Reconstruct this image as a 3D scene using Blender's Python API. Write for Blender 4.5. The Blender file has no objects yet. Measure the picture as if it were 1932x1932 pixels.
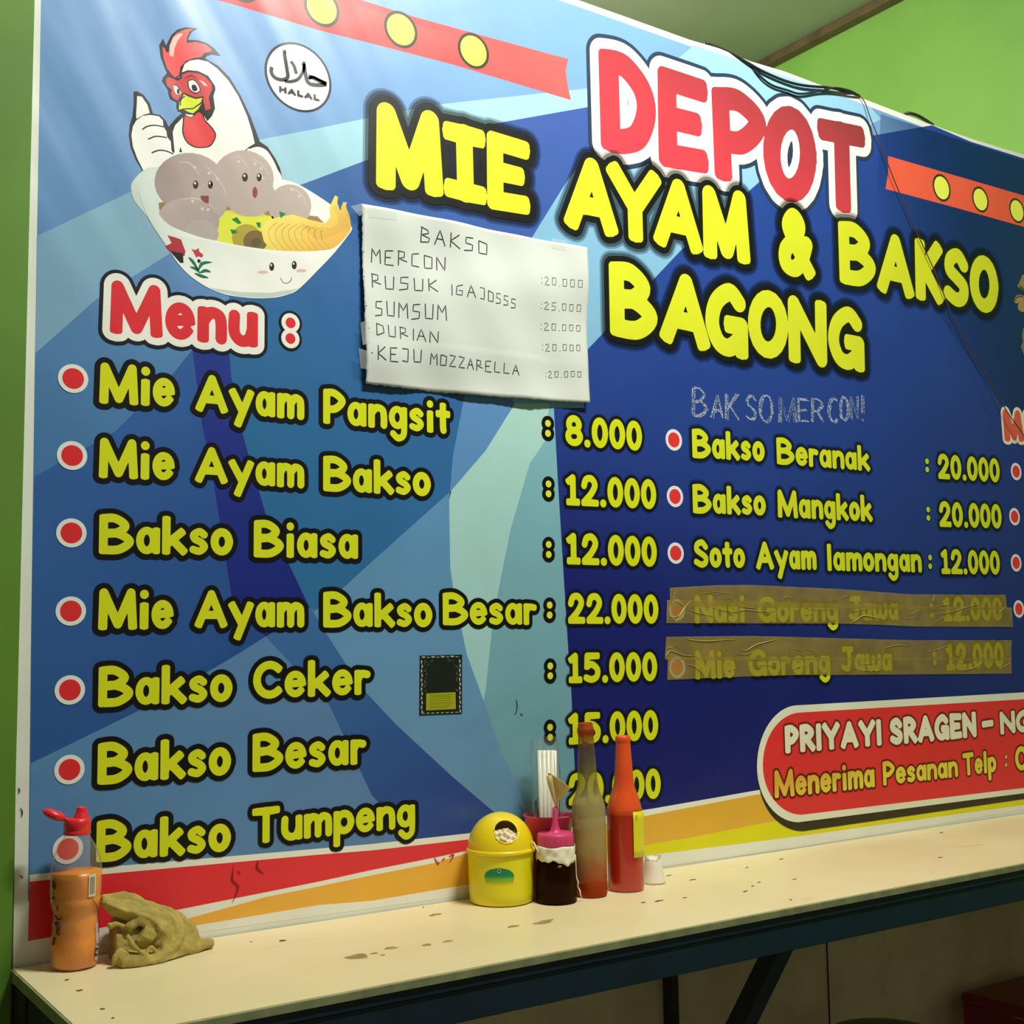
import bpy, math, random
import numpy as np
from mathutils import Vector, Matrix
from mathutils.geometry import tessellate_polygon

# ------------------------------------------------------------------ camera, world, light
SC = bpy.context.scene
COL = SC.collection
CAMPOS = np.array([0.0, -1.6, 1.165])
FOC, CEN = 2359.8, 966.0
YAW, PITCH, ROLL = -0.595420762, -0.0971144714, -0.0138822955


def _rot(rx, ry, rz):
    cx, sx, cy, sy, cz, sz = math.cos(rx), math.sin(rx), math.cos(ry), math.sin(ry), math.cos(rz), math.sin(rz)
    Rx = np.array([[1, 0, 0], [0, cx, -sx], [0, sx, cx]])
    Ry = np.array([[cy, 0, sy], [0, 1, 0], [-sy, 0, cy]])
    Rz = np.array([[cz, -sz, 0], [sz, cz, 0], [0, 0, 1]])
    return Rz @ Rx @ Ry


RM = _rot(PITCH, 0, ROLL) @ _rot(0, YAW, 0) @ np.array([[1, 0, 0], [0, 0, -1], [0, 1, 0.0]])
cam = bpy.data.cameras.new('camera')
cam.sensor_width = 36
cam.lens = FOC / 1932 * 36
cam.clip_start = 0.02
camo = bpy.data.objects.new('camera', cam)
COL.objects.link(camo)
camo.matrix_world = Matrix(((RM[0][0], -RM[1][0], -RM[2][0], CAMPOS[0]), (RM[0][1], -RM[1][1], -RM[2][1], CAMPOS[1]),
                            (RM[0][2], -RM[1][2], -RM[2][2], CAMPOS[2]), (0, 0, 0, 1)))
SC.camera = camo

world = bpy.data.worlds.new('world')
SC.world = world
world.use_nodes = True
bg = world.node_tree.nodes['Background']
bg.inputs[0].default_value = (0.86, 0.84, 0.62, 1)
bg.inputs[1].default_value = 0.20

lamp = bpy.data.lights.new('lamp_light', 'AREA')      # the lit tube of the lamp hanging over the stall
lamp.shape = 'RECTANGLE'
lamp.size, lamp.size_y = 0.55, 0.10
lamp.energy = 62
lamp.color = (1.0, 0.99, 0.90)
LAMP = Vector((1.22, -1.00, 3.00))
lampo = bpy.data.objects.new('lamp_light', lamp)
COL.objects.link(lampo)
lampo.location = LAMP + Vector((0, 0, -0.035))
lampo.rotation_euler = (math.radians(24), 0, 0)

lamp2 = bpy.data.lights.new('back_room_light', 'POINT')   # bulb of the room behind the partition
lamp2.shadow_soft_size = 0.12
lamp2.energy = 105
lamp2.color = (1.0, 0.98, 0.88)
l2 = bpy.data.objects.new('back_room_light', lamp2)
COL.objects.link(l2)
l2.location = (1.9, 1.5, 2.9)

vs = SC.view_settings
vs.view_transform = 'Standard'
vs.look = 'None'
vs.exposure = -0.3
vs.gamma = 1
vs.use_curve_mapping = False

ZS = 0.78           # height of the counter top


# ------------------------------------------------------------------ measuring helpers
def ray(px, py):
    return RM.T @ np.array([(px - CEN) / FOC, (py - CEN) / FOC, 1.0])


def P(px, py, Y=0.0):                 # point on a plane Y = const -> (x, z)
    d = ray(px, py)
    t = (Y - CAMPOS[1]) / d[1]
    return (float(d[0] * t), float(CAMPOS[2] + d[2] * t))


def PY(px, py, Y):
    x, z = P(px, py, Y)
    return Vector((x, Y, z))


def PZ(px, py, Z=ZS):                 # point on a horizontal plane
    d = ray(px, py)
    t = (Z - CAMPOS[2]) / d[2]
    return Vector((float(d[0] * t), float(CAMPOS[1] + d[1] * t), Z))


def mpp(p):                           # metres per photograph pixel at a point
    return float((RM @ (np.array(p) - CAMPOS))[2]) / FOC


def srgb(r, g, b, a=1.0):
    def f(c):
        c = c / 255.0
        return c / 12.92 if c <= 0.04045 else ((c + 0.055) / 1.055) ** 2.4
    return (f(r), f(g), f(b), a)


# ------------------------------------------------------------------ materials
def new_mat(name):
    m = bpy.data.materials.new(name)
    m.use_nodes = True
    nt = m.node_tree
    return m, nt, nt.nodes['Principled BSDF']


def node(nt, t, **kw):
    n = nt.nodes.new(t)
    for k, v in kw.items():
        setattr(n, k, v)
    return n


def plain(name, col, rough=0.5, var=0.12, scale=30, bump=0.0, spec=0.5, sub=0.0, trans=0.0, metal=0.0, coat=0.0):
    m, nt, p = new_mat(name)
    tc = node(nt, 'ShaderNodeNewGeometry')
    nz = node(nt, 'ShaderNodeTexNoise')
    nz.inputs['Scale'].default_value = scale
    nz.inputs['Detail'].default_value = 5
    nt.links.new(tc.outputs['Position'], nz.inputs['Vector'])
    r = node(nt, 'ShaderNodeValToRGB')
    r.color_ramp.elements[0].position = 0.3
    r.color_ramp.elements[1].position = 0.7
    r.color_ramp.elements[0].color = tuple(c * (1 - var) for c in col[:3]) + (1,)
    r.color_ramp.elements[1].color = tuple(min(1, c * (1 + var)) for c in col[:3]) + (1,)
    nt.links.new(nz.outputs['Fac'], r.inputs['Fac'])
    nt.links.new(r.outputs['Color'], p.inputs['Base Color'])
    p.inputs['Roughness'].default_value = rough
    p.inputs['Specular IOR Level'].default_value = spec
    p.inputs['Metallic'].default_value = metal
    p.inputs['Coat Weight'].default_value = coat
    p.inputs['Transmission Weight'].default_value = trans
    if sub:
        p.inputs['Subsurface Weight'].default_value = sub
        p.inputs['Subsurface Radius'].default_value = (0.01, 0.008, 0.004)
        p.inputs['Subsurface Scale'].default_value = 0.6
    if bump:
        b = node(nt, 'ShaderNodeBump')
        b.inputs['Strength'].default_value = bump
        b.inputs['Distance'].default_value = 0.003
        nt.links.new(nz.outputs['Fac'], b.inputs['Height'])
        nt.links.new(b.outputs['Normal'], p.inputs['Normal'])
    return m


def clearish(name, tint, haze, hazecol, rough=0.08, gloss=0.12):
    """see-through plastic or glass wall: tinted pass-through, a clear gloss and a little haze"""
    m = bpy.data.materials.new(name)
    m.use_nodes = True
    nt = m.node_tree
    nt.nodes.remove(nt.nodes['Principled BSDF'])
    out = nt.nodes['Material Output']
    tr = node(nt, 'ShaderNodeBsdfTransparent')
    tr.inputs[0].default_value = tint
    df = node(nt, 'ShaderNodeBsdfDiffuse')
    df.inputs[0].default_value = hazecol
    gl = node(nt, 'ShaderNodeBsdfGlossy')
    gl.inputs['Roughness'].default_value = rough
    geo = node(nt, 'ShaderNodeNewGeometry')
    nz = node(nt, 'ShaderNodeTexNoise')
    nz.inputs['Scale'].default_value = 45
    nz.inputs['Detail'].default_value = 4
    nt.links.new(geo.outputs['Position'], nz.inputs['Vector'])
    mr = node(nt, 'ShaderNodeMapRange')
    mr.inputs['To Min'].default_value = haze * 0.6
    mr.inputs['To Max'].default_value = min(1, haze * 1.4)
    nt.links.new(nz.outputs['Fac'], mr.inputs['Value'])
    m1 = node(nt, 'ShaderNodeMixShader')
    nt.links.new(mr.outputs['Result'], m1.inputs[0])
    nt.links.new(tr.outputs[0], m1.inputs[1])
    nt.links.new(df.outputs[0], m1.inputs[2])
    fr = node(nt, 'ShaderNodeLayerWeight')
    fr.inputs['Blend'].default_value = gloss
    m2 = node(nt, 'ShaderNodeMixShader')
    fm = node(nt, 'ShaderNodeMath', operation='MULTIPLY')
    fm.inputs[1].default_value = 0.5
    nt.links.new(fr.outputs['Fresnel'], fm.inputs[0])
    nt.links.new(fm.outputs[0], m2.inputs[0])
    nt.links.new(m1.outputs[0], m2.inputs[1])
    nt.links.new(gl.outputs[0], m2.inputs[2])
    nt.links.new(m2.outputs[0], out.inputs['Surface'])
    return m


def vinyl(name, alpha=False, rough=0.37, scratch=False):
    """banner vinyl: colour of the print from the 'ink' attribute, ripples of the stretched sheet as fine relief"""
    m, nt, p = new_mat(name)
    at = node(nt, 'ShaderNodeAttribute', attribute_name='ink')
    geo = node(nt, 'ShaderNodeNewGeometry')
    # weave / print unevenness
    nz = node(nt, 'ShaderNodeTexNoise')
    nz.inputs['Scale'].default_value = 9
    nz.inputs['Detail'].default_value = 3
    nt.links.new(geo.outputs['Position'], nz.inputs['Vector'])
    mr = node(nt, 'ShaderNodeMapRange')
    mr.inputs['To Min'].default_value = 0.90
    mr.inputs['To Max'].default_value = 1.10
    nt.links.new(nz.outputs['Fac'], mr.inputs['Value'])
    mul = node(nt, 'ShaderNodeVectorMath', operation='SCALE')
    nt.links.new(at.outputs['Color'], mul.inputs[0])
    nt.links.new(mr.outputs['Result'], mul.inputs['Scale'])
    nt.links.new(mul.outputs['Vector'], p.inputs['Base Color'])
    p.inputs['Roughness'].default_value = rough
    p.inputs['Specular IOR Level'].default_value = 0.40
    # ripples: two stretched noises, strong in the slack upper left, weak elsewhere
    heights = []
    for k, (d, n_, amp) in enumerate((((.75, 0, -1.3), (11.5, 0, 6.6), 0.0070), ((1.6, 0, .75), (-5.0, 0, 10.5), 0.0042))):
        dots_ = []
        for vec in (d, n_):
            dn = node(nt, 'ShaderNodeVectorMath', operation='DOT_PRODUCT')
            dn.inputs[1].default_value = vec
            nt.links.new(geo.outputs['Position'], dn.inputs[0])
            dots_.append(dn)
        cb = node(nt, 'ShaderNodeCombineXYZ')
        nt.links.new(dots_[0].outputs['Value'], cb.inputs[0])
        nt.links.new(dots_[1].outputs['Value'], cb.inputs[1])
        cb.inputs[2].default_value = 3.7 * k
        n2 = node(nt, 'ShaderNodeTexNoise')
        n2.inputs['Scale'].default_value = 1.0
        n2.inputs['Detail'].default_value = 1.0
        nt.links.new(cb.outputs[0], n2.inputs['Vector'])
        mm = node(nt, 'ShaderNodeMath', operation='MULTIPLY')
        mm.inputs[1].default_value = amp
        nt.links.new(n2.outputs['Fac'], mm.inputs[0])
        heights.append(mm)
    sep = node(nt, 'ShaderNodeSeparateXYZ')
    nt.links.new(geo.outputs['Position'], sep.inputs[0])
    # slack factor for first ripple set: falls from the upper left corner
    fx = node(nt, 'ShaderNodeMapRange', interpolation_type='SMOOTHSTEP')
    fx.inputs['From Min'].default_value = 1.5
    fx.inputs['From Max'].default_value = 0.5
    nt.links.new(sep.outputs['X'], fx.inputs['Value'])
    fz = node(nt, 'ShaderNodeMapRange', interpolation_type='SMOOTHSTEP')
    fz.inputs['From Min'].default_value = 1.35
    fz.inputs['From Max'].default_value = 1.95
    nt.links.new(sep.outputs['Z'], fz.inputs['Value'])
    f1 = node(nt, 'ShaderNodeMath', operation='MULTIPLY')
    nt.links.new(fx.outputs['Result'], f1.inputs[0])
    nt.links.new(fz.outputs['Result'], f1.inputs[1])
    h1 = node(nt, 'ShaderNodeMath', operation='MULTIPLY')
    nt.links.new(heights[0].outputs[0], h1.inputs[0])
    nt.links.new(f1.outputs[0], h1.inputs[1])
    fl = node(nt, 'ShaderNodeMapRange', interpolation_type='SMOOTHSTEP')
    fl.inputs['From Min'].default_value = 1.30
    fl.inputs['From Max'].default_value = 0.95
    fl.inputs['To Min'].default_value = 0.22
    nt.links.new(sep.outputs['Z'], fl.inputs['Value'])
    h2 = node(nt, 'ShaderNodeMath', operation='MULTIPLY')
    nt.links.new(heights[1].outputs[0], h2.inputs[0])
    nt.links.new(fl.outputs['Result'], h2.inputs[1])
    ad = node(nt, 'ShaderNodeMath', operation='ADD')
    nt.links.new(h1.outputs[0], ad.inputs[0])
    nt.links.new(h2.outputs[0], ad.inputs[1])
    b = node(nt, 'ShaderNodeBump')
    b.inputs['Strength'].default_value = 1.0
    b.inputs['Distance'].default_value = 1.0
    nt.links.new(ad.outputs[0], b.inputs['Height'])
    nt.links.new(b.outputs['Normal'], p.inputs['Normal'])
    if alpha:
        if scratch:
            n3 = node(nt, 'ShaderNodeTexNoise')
            n3.inputs['Scale'].default_value = 420
            n3.inputs['Detail'].default_value = 2
            nt.links.new(geo.outputs['Position'], n3.inputs['Vector'])
            m3 = node(nt, 'ShaderNodeMapRange')
            m3.inputs['From Min'].default_value = 0.42
            m3.inputs['From Max'].default_value = 0.58
            nt.links.new(n3.outputs['Fac'], m3.inputs['Value'])
            mm = node(nt, 'ShaderNodeMath', operation='MULTIPLY')
            nt.links.new(m3.outputs['Result'], mm.inputs[0])
            nt.links.new(at.outputs['Alpha'], mm.inputs[1])
            nt.links.new(mm.outputs[0], p.inputs['Alpha'])
        else:
            nt.links.new(at.outputs['Alpha'], p.inputs['Alpha'])
    return m


VINYL = vinyl('printed_vinyl')
VINYLA = vinyl('printed_vinyl_soft', alpha=True)
CHALK = vinyl('chalky_paint', alpha=True, rough=0.7, scratch=True)


# ------------------------------------------------------------------ object helpers
def empty(name, loc, label=None, cat=None, group=None, rotz=0):
    o = bpy.data.objects.new(name, None)
    o.empty_display_size = 0.05
    COL.objects.link(o)
    o.location = loc
    o.rotation_euler = (0, 0, rotz)
    tag(o, label, cat, group)
    return o


def tag(o, label=None, cat=None, group=None, kind=None):
    if label:
        o['label'] = label
    if cat:
        o['category'] = cat
    if group:
        o['group'] = group
    if kind:
        o['kind'] = kind
    return o


def mesh_obj(name, verts, faces, mats, parent=None, smooth=False, matidx=None, colors=None):
    me = bpy.data.meshes.new(name)
    me.from_pydata([tuple(v) for v in verts], [], faces)
    for m in (mats if isinstance(mats, (list, tuple)) else [mats]):
        me.materials.append(m)
    if matidx is not None:
        me.polygons.foreach_set('material_index', matidx)
    if smooth:
        me.polygons.foreach_set('use_smooth', [True] * len(me.polygons))
    if colors is not None:
        a = me.color_attributes.new('ink', 'FLOAT_COLOR', 'POINT')
        a.data.foreach_set('color', np.array(colors, dtype=np.float32).ravel())
    me.update()
    o = bpy.data.objects.new(name, me)
    COL.objects.link(o)
    if parent is not None:
        o.parent = parent
        o.location = -Vector(parent.location) if isinstance(parent.get('_abs'), int) else (0, 0, 0)
    return o


def child_abs(o, parent):
    """parent a mesh whose vertices are in world coordinates under an unrotated empty"""
    o.parent = parent
    o.location = Vector((0, 0, 0)) - Vector(parent.location)
    return o


def box_data(x0, x1, y0, y1, z0, z1):
    v = [(x0, y0, z0), (x1, y0, z0), (x1, y1, z0), (x0, y1, z0), (x0, y0, z1), (x1, y0, z1), (x1, y1, z1), (x0, y1, z1)]
    f = [(0, 3, 2, 1), (4, 5, 6, 7), (0, 1, 5, 4), (1, 2, 6, 5), (2, 3, 7, 6), (3, 0, 4, 7)]
    return v, f


def box(name, b, mat, parent=None, bevel=0.0, absolute=False):
    v, f = box_data(*b)
    o = mesh_obj(name, v, f, mat)
    if parent is not None:
        o.parent = parent
        if absolute:
            o.location = -Vector(parent.location)
    if bevel:
        md = o.modifiers.new('bevel', 'BEVEL')
        md.width = bevel
        md.segments = 2
    return o


def struct(o):
    o['kind'] = 'structure'
    return o


def lathe(name, prof, mat, parent=None, n=48, cap=False, arc=None):
    """revolve (radius, z) pairs about z; arc=(a0,a1) gives a partial sheet"""
    full = arc is None
    a0, a1 = (0, 2 * math.pi) if full else arc
    m = n if full else n + 1
    vs_, fs = [], []
    for r, z in prof:
        for i in range(m):
            a = a0 + (a1 - a0) * i / n
            vs_.append((r * math.cos(a), r * math.sin(a), z))
    for j in range(len(prof) - 1):
        for i in range(n):
            k = (i + 1) % m if full else i + 1
            fs.append((j * m + i, j * m + k, (j + 1) * m + k, (j + 1) * m + i))
    if cap:
        fs.append(tuple(range(m))[::-1])
        fs.append(tuple((len(prof) - 1) * m + i for i in range(m)))
    return mesh_obj(name, vs_, fs, mat, parent, smooth=True)


def tube_data(pts, rad, n=10, flat=1.0, caps=True):
    pts = [Vector(p) for p in pts]
    if not isinstance(rad, (list, tuple)):
        rad = [rad] * len(pts)
    vs_, fs = [], []
    up = Vector((0, 0, 1))
    prev = None
    for i, p in enumerate(pts):
        d = (pts[min(i + 1, len(pts) - 1)] - pts[max(i - 1, 0)]).normalized()
        if prev is None:
            a = d.cross(up)
            if a.length < 1e-3:
                a = d.cross(Vector((1, 0, 0)))
        else:
            a = prev - d * prev.dot(d)
        a.normalize()
        prev = a
        b = d.cross(a)
        for k in range(n):
            t = 2 * math.pi * k / n
            vs_.append(p + a * math.cos(t) * rad[i] + b * math.sin(t) * rad[i] * flat)
    for i in range(len(pts) - 1):
        for k in range(n):
            k2 = (k + 1) % n
            fs.append((i * n + k, i * n + k2, (i + 1) * n + k2, (i + 1) * n + k))
    if caps:
        fs.append(tuple(range(n))[::-1])
        fs.append(tuple((len(pts) - 1) * n + k for k in range(n)))
    return vs_, fs


def tube(name, pts, rad, mat, parent=None, n=10, flat=1.0):
    v, f = tube_data(pts, rad, n, flat)
    return mesh_obj(name, v, f, mat, parent, smooth=True)


def cat(pts, closed=False, k=6):
    """Catmull-Rom through 2-D or 3-D points"""
    P_ = [np.array(p, float) for p in pts]
    n = len(P_)
    out = []
    rng = range(n if closed else n - 1)
    for i in rng:
        if closed:
            a, b, c, d = P_[(i - 1) % n], P_[i], P_[(i + 1) % n], P_[(i + 2) % n]
        else:
            a, b, c, d = P_[max(i - 1, 0)], P_[i], P_[i + 1], P_[min(i + 2, n - 1)]
        for s in range(k):
            t = s / k
            out.append(0.5 * ((2 * b) + (-a + c) * t + (2 * a - 5 * b + 4 * c - d) * t * t + (-a + 3 * b - 3 * c + d) * t ** 3))
    if not closed:
        out.append(P_[-1])
    return [tuple(float(x) for x in o) for o in out]


# ------------------------------------------------------------------ lettering: strokes -> signed distance -> mesh
def L(*p):
    return np.array(p, float)


def Cv(*p):
    return np.array(cat(p, k=6), float)


def El(cx, cy, rx, ry, a0=0, a1=360, n=22):
    t = np.radians(np.linspace(a0, a1, n))
    return np.stack([cx + rx * np.cos(t), cy + ry * np.sin(t)], 1)


ST = lambda: L((0, 0), (0, 1))
G = {
    'A': (.80, [L((0, 0), (.5, 1), (1, 0)), L((.22, .3), (.78, .3))]),
    'B': (.74, [ST(), Cv((0, 1), (.45, 1), (.82, .77), (.5, .55), (0, .52)), Cv((0, .52), (.55, .52), (1, .28), (.6, .02), (0, 0))]),
    'C': (.70, [El(.58, .5, .58, .5, 48, 312)]),
    'D': (.76, [ST(), Cv((0, 1), (.45, .97), (.9, .72), (1, .42), (.75, .1), (.35, 0), (0, 0))]),
    'E': (.62, [ST(), L((0, 1), (1, .98)), L((0, .5), (.8, .5)), L((0, 0), (1, .02))]),
    'G': (.76, [Cv((.93, .82), (.6, 1), (.15, .8), (0, .42), (.2, .08), (.55, .0), (.9, .16)), L((.62, .42), (1, .42), (1, .0))]),
    'H': (.72, [ST(), L((1, 0), (1, 1)), L((0, .5), (1, .5))]),
    'I': (.26, [L((.5, 0), (.5, 1))]),
    'Ì': (.6, [L((.0, .98), (1, .98)), L((.5, 1), (.5, 0)), L((.0, .02), (1, .02))]),
    'J': (.62, [L((.15, 1), (1, 1)), Cv((.72, 1), (.72, .35), (.5, .02), (.0, .12))]),
    'K': (.68, [ST(), L((.92, 1), (.08, .42)), L((.25, .5), (1, 0))]),
    'L': (.6, [L((0, 1), (0, 0), (1, 0))]),
    'M': (.88, [L((0, 0), (.02, 1), (.5, .05), (.93, 1), (1, 0))]),
    'N': (.74, [L((0, 0), (0, 1), (1, 0), (1, 1))]),
    'O': (.72, [El(.5, .5, .5, .5)]),
    'P': (.60, [ST(), Cv((0, 1), (.5, 1), (1, .74), (.55, .44), (0, .42))]),
    'R': (.66, [ST(), Cv((0, 1), (.5, 1), (.92, .76), (.5, .5), (0, .48)), L((.4, .46), (1, 0))]),
    'S': (.64, [Cv((.95, .8), (.6, 1), (.15, .9), (.1, .66), (.5, .5), (.93, .32), (.88, .08), (.5, 0), (.02, .12))]),
    'T': (.70, [L((0, .98), (1, 1)), L((.5, 1), (.5, 0))]),
    'U': (.7, [Cv((0, 1), (0, .35), (.25, .02), (.75, .02), (1, .35), (1, 1))]),
    'Y': (.78, [L((0, 1), (.5, .45), (1, 1)), L((.5, .45), (.5, 0))]),
    '&': (.70, [Cv((1, .0), (.35, .58), (.18, .82), (.42, 1), (.66, .84), (.5, .6), (.08, .33), (.1, .06), (.45, 0), (.75, .2), (.95, .5))]),
    'a': (.54, [El(.42, .32, .42, .32), L((1, .63), (1, 0))]),
    'e': (.54, [L((.05, .33), (.92, .36)), El(.5, .33, .5, .33, 5, 318)]),
    'i': (.25, [L((.5, .58), (.5, 0)), L((.5, .95), (.5, .96))]),
    'k': (.56, [ST(), L((.88, .60), (.1, .24)), L((.35, .36), (1, 0))]),
    'l': (.25, [L((.5, 1), (.5, 0))]),
    'm': (.74, [L((0, .62), (0, 0)), Cv((0, .4), (.2, .62), (.45, .56), (.5, .35), (.5, 0)), Cv((.5, .4), (.7, .62), (.95, .56), (1, .35), (1, 0))]),
    'n': (.53, [L((0, .62), (0, 0)), Cv((0, .4), (.4, .62), (.88, .56), (1, .32), (1, 0))]),
    'o': (.52, [El(.5, .32, .5, .32)]),
    'p': (.56, [L((0, .62), (0, -.42)), El(.52, .33, .48, .31)]),
    'r': (.42, [L((0, .62), (0, 0)), Cv((0, .38), (.35, .6), (1, .58))]),
    's': (.46, [Cv((.92, .54), (.55, .64), (.08, .54), (.15, .4), (.7, .28), (.95, .14), (.55, 0), (.02, .05))]),
    't': (.44, [Cv((.5, .92), (.5, .2), (.55, 0)), L((0, .62), (1, .62))]),
    'u': (.54, [Cv((0, .62), (0, .2), (.35, 0), (.8, .05), (1, .3)), L((1, .62), (1, 0))]),
    'w': (.78, [Cv((0, .62), (.02, .2), (.22, 0), (.45, .15), (.5, .55)), Cv((.5, .55), (.52, .15), (.75, 0), (.98, .2), (1, .62))]),
    'y': (.64, [L((0, .62), (.5, .05)), L((1, .62), (.32, -.42))]),
    'g': (.54, [El(.44, .33, .44, .31), Cv((1, .62), (1, .0), (.92, -.32), (.5, -.44), (.1, -.28))]),
    '0': (.50, [El(.5, .5, .5, .5)]),
    '1': (.42, [L((.0, .85), (.5, 1), (.5, 0)), L((0, 0), (1, 0))]),
    '2': (.54, [Cv((.02, .7), (.2, .96), (.65, 1), (.92, .74), (.6, .38), (.05, .05)), L((0, 0), (1, 0))]),
    '5': (.54, [L((.95, 1), (.12, 1), (.08, .55)), Cv((.08, .55), (.5, .64), (.95, .42), (.88, .12), (.45, 0), (.0, .08))]),
    '8': (.52, [El(.5, .75, .42, .25), El(.5, .26, .5, .26)]),
    '.': (.20, [L((.5, .0), (.5, .01))]),
    '-': (.5, [L((0, .45), (1, .47))]),
}


class Field:
    """signed distance field of thick strokes on a grid in the banner plane"""

    def __init__(self, x0, x1, z0, z1, dx, margin):
        self.dx, self.m = dx, margin
        self.x0, self.z0 = x0 - margin - 2 * dx, z0 - margin - 2 * dx
        self.nx = int((x1 - x0 + 2 * margin) / dx) + 5
        self.nz = int((z1 - z0 + 2 * margin) / dx) + 5
        self.F = np.full((self.nz, self.nx), 1.0)

    def stroke(self, poly, hw):
        n = len(poly)
        for i in range(n - 1):
            a, b = poly[i], poly[i + 1]
            e = b - a
            Ln = float(np.hypot(*e))
            u = e / Ln if Ln > 1e-9 else np.array([1.0, 0.0])
            pad = hw * 1.5 + self.m + self.dx
            i0 = max(0, int((min(a[0], b[0]) - pad - self.x0) / self.dx))
            i1 = min(self.nx, int((max(a[0], b[0]) + pad - self.x0) / self.dx) + 2)
            j0 = max(0, int((min(a[1], b[1]) - pad - self.z0) / self.dx))
            j1 = min(self.nz, int((max(a[1], b[1]) + pad - self.z0) / self.dx) + 2)
            if i1 <= i0 or j1 <= j0:
                continue
            X = self.x0 + np.arange(i0, i1)[None, :] * self.dx - a[0]
            Z = self.z0 + np.arange(j0, j1)[:, None] * self.dx - a[1]
            s = X * u[0] + Z * u[1]
            t = np.abs(-X * u[1] + Z * u[0])
            sc = np.clip(s, 0, Ln)
            d = np.hypot(s - sc, t) - hw
            if Ln > hw * 0.4 and (i == 0 or i == n - 2):       # squarer stroke ends
                lo = -hw * 0.92 if i == 0 else 0.0
                hi = Ln + hw * 0.92 if i == n - 2 else Ln
                r = hw * 0.5
                qx = np.abs(s - (lo + hi) / 2) - ((hi - lo) / 2 - r)
                qy = t - (hw - r)
                db = np.hypot(np.maximum(qx, 0), np.maximum(qy, 0)) + np.minimum(np.maximum(qx, qy), 0) - r
                d = np.minimum(d, db)
            sub = self.F[j0:j1, i0:i1]
            np.minimum(sub, d, out=sub)

    def mesh(self, level):
        """scan-line trapezoids (marching squares only where the spans change) -> verts (x,z), faces"""
        D = self.F - level
        D[0, :] = D[-1, :] = 1
        D[:, 0] = D[:, -1] = 1
        ins = D < 0
        vs_, fs = [], []
        rows = []
        for j in range(self.nz):
            r = ins[j]
            k = np.nonzero(r[1:] != r[:-1])[0]
            if len(k):
                c = k + D[j, k] / (D[j, k] - D[j, k + 1])
                rows.append([(c[2 * q], c[2 * q + 1]) for q in range(len(c) // 2)])
            else:
                rows.append([])
        X = lambda i: self.x0 + i * self.dx
        for j in range(self.nz - 1):
            a, b = rows[j], rows[j + 1]
            if not a and not b:
                continue
            z0, z1 = self.z0 + j * self.dx, self.z0 + (j + 1) * self.dx
            if len(a) == len(b) and all(p[0] < q[1] and q[0] < p[1] for p, q in zip(a, b)):
                for p, q in zip(a, b):
                    n = len(vs_)
                    vs_ += [(X(p[0]), z0), (X(p[1]), z0), (X(q[1]), z1), (X(q[0]), z1)]
                    fs.append((n, n + 1, n + 2, n + 3))
            else:
                d0, d1 = D[j], D[j + 1]
                anyin = np.nonzero(ins[j, :-1] | ins[j, 1:] | ins[j + 1, :-1] | ins[j + 1, 1:])[0]
                run = None
                for i in anyin:
                    c = ((i, 0, d0[i]), (i + 1, 0, d0[i + 1]), (i + 1, 1, d1[i + 1]), (i, 1, d1[i]))
                    pts = []
                    for q in range(4):
                        p, s = c[q], c[(q + 1) % 4]
                        if p[2] < 0:
                            pts.append((p[0], p[1]))
                        if (p[2] < 0) != (s[2] < 0):
                            t = p[2] / (p[2] - s[2])
                            pts.append((p[0] + (s[0] - p[0]) * t, p[1] + (s[1] - p[1]) * t))
                    if len(pts) >= 3:
                        n = len(vs_)
                        vs_ += [(X(p[0]), z0 + p[1] * self.dx) for p in pts]
                        fs.append(tuple(range(n, n + len(pts))))
        return vs_, fs


LAYER0, DL = 0.0022, 0.000015


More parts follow.
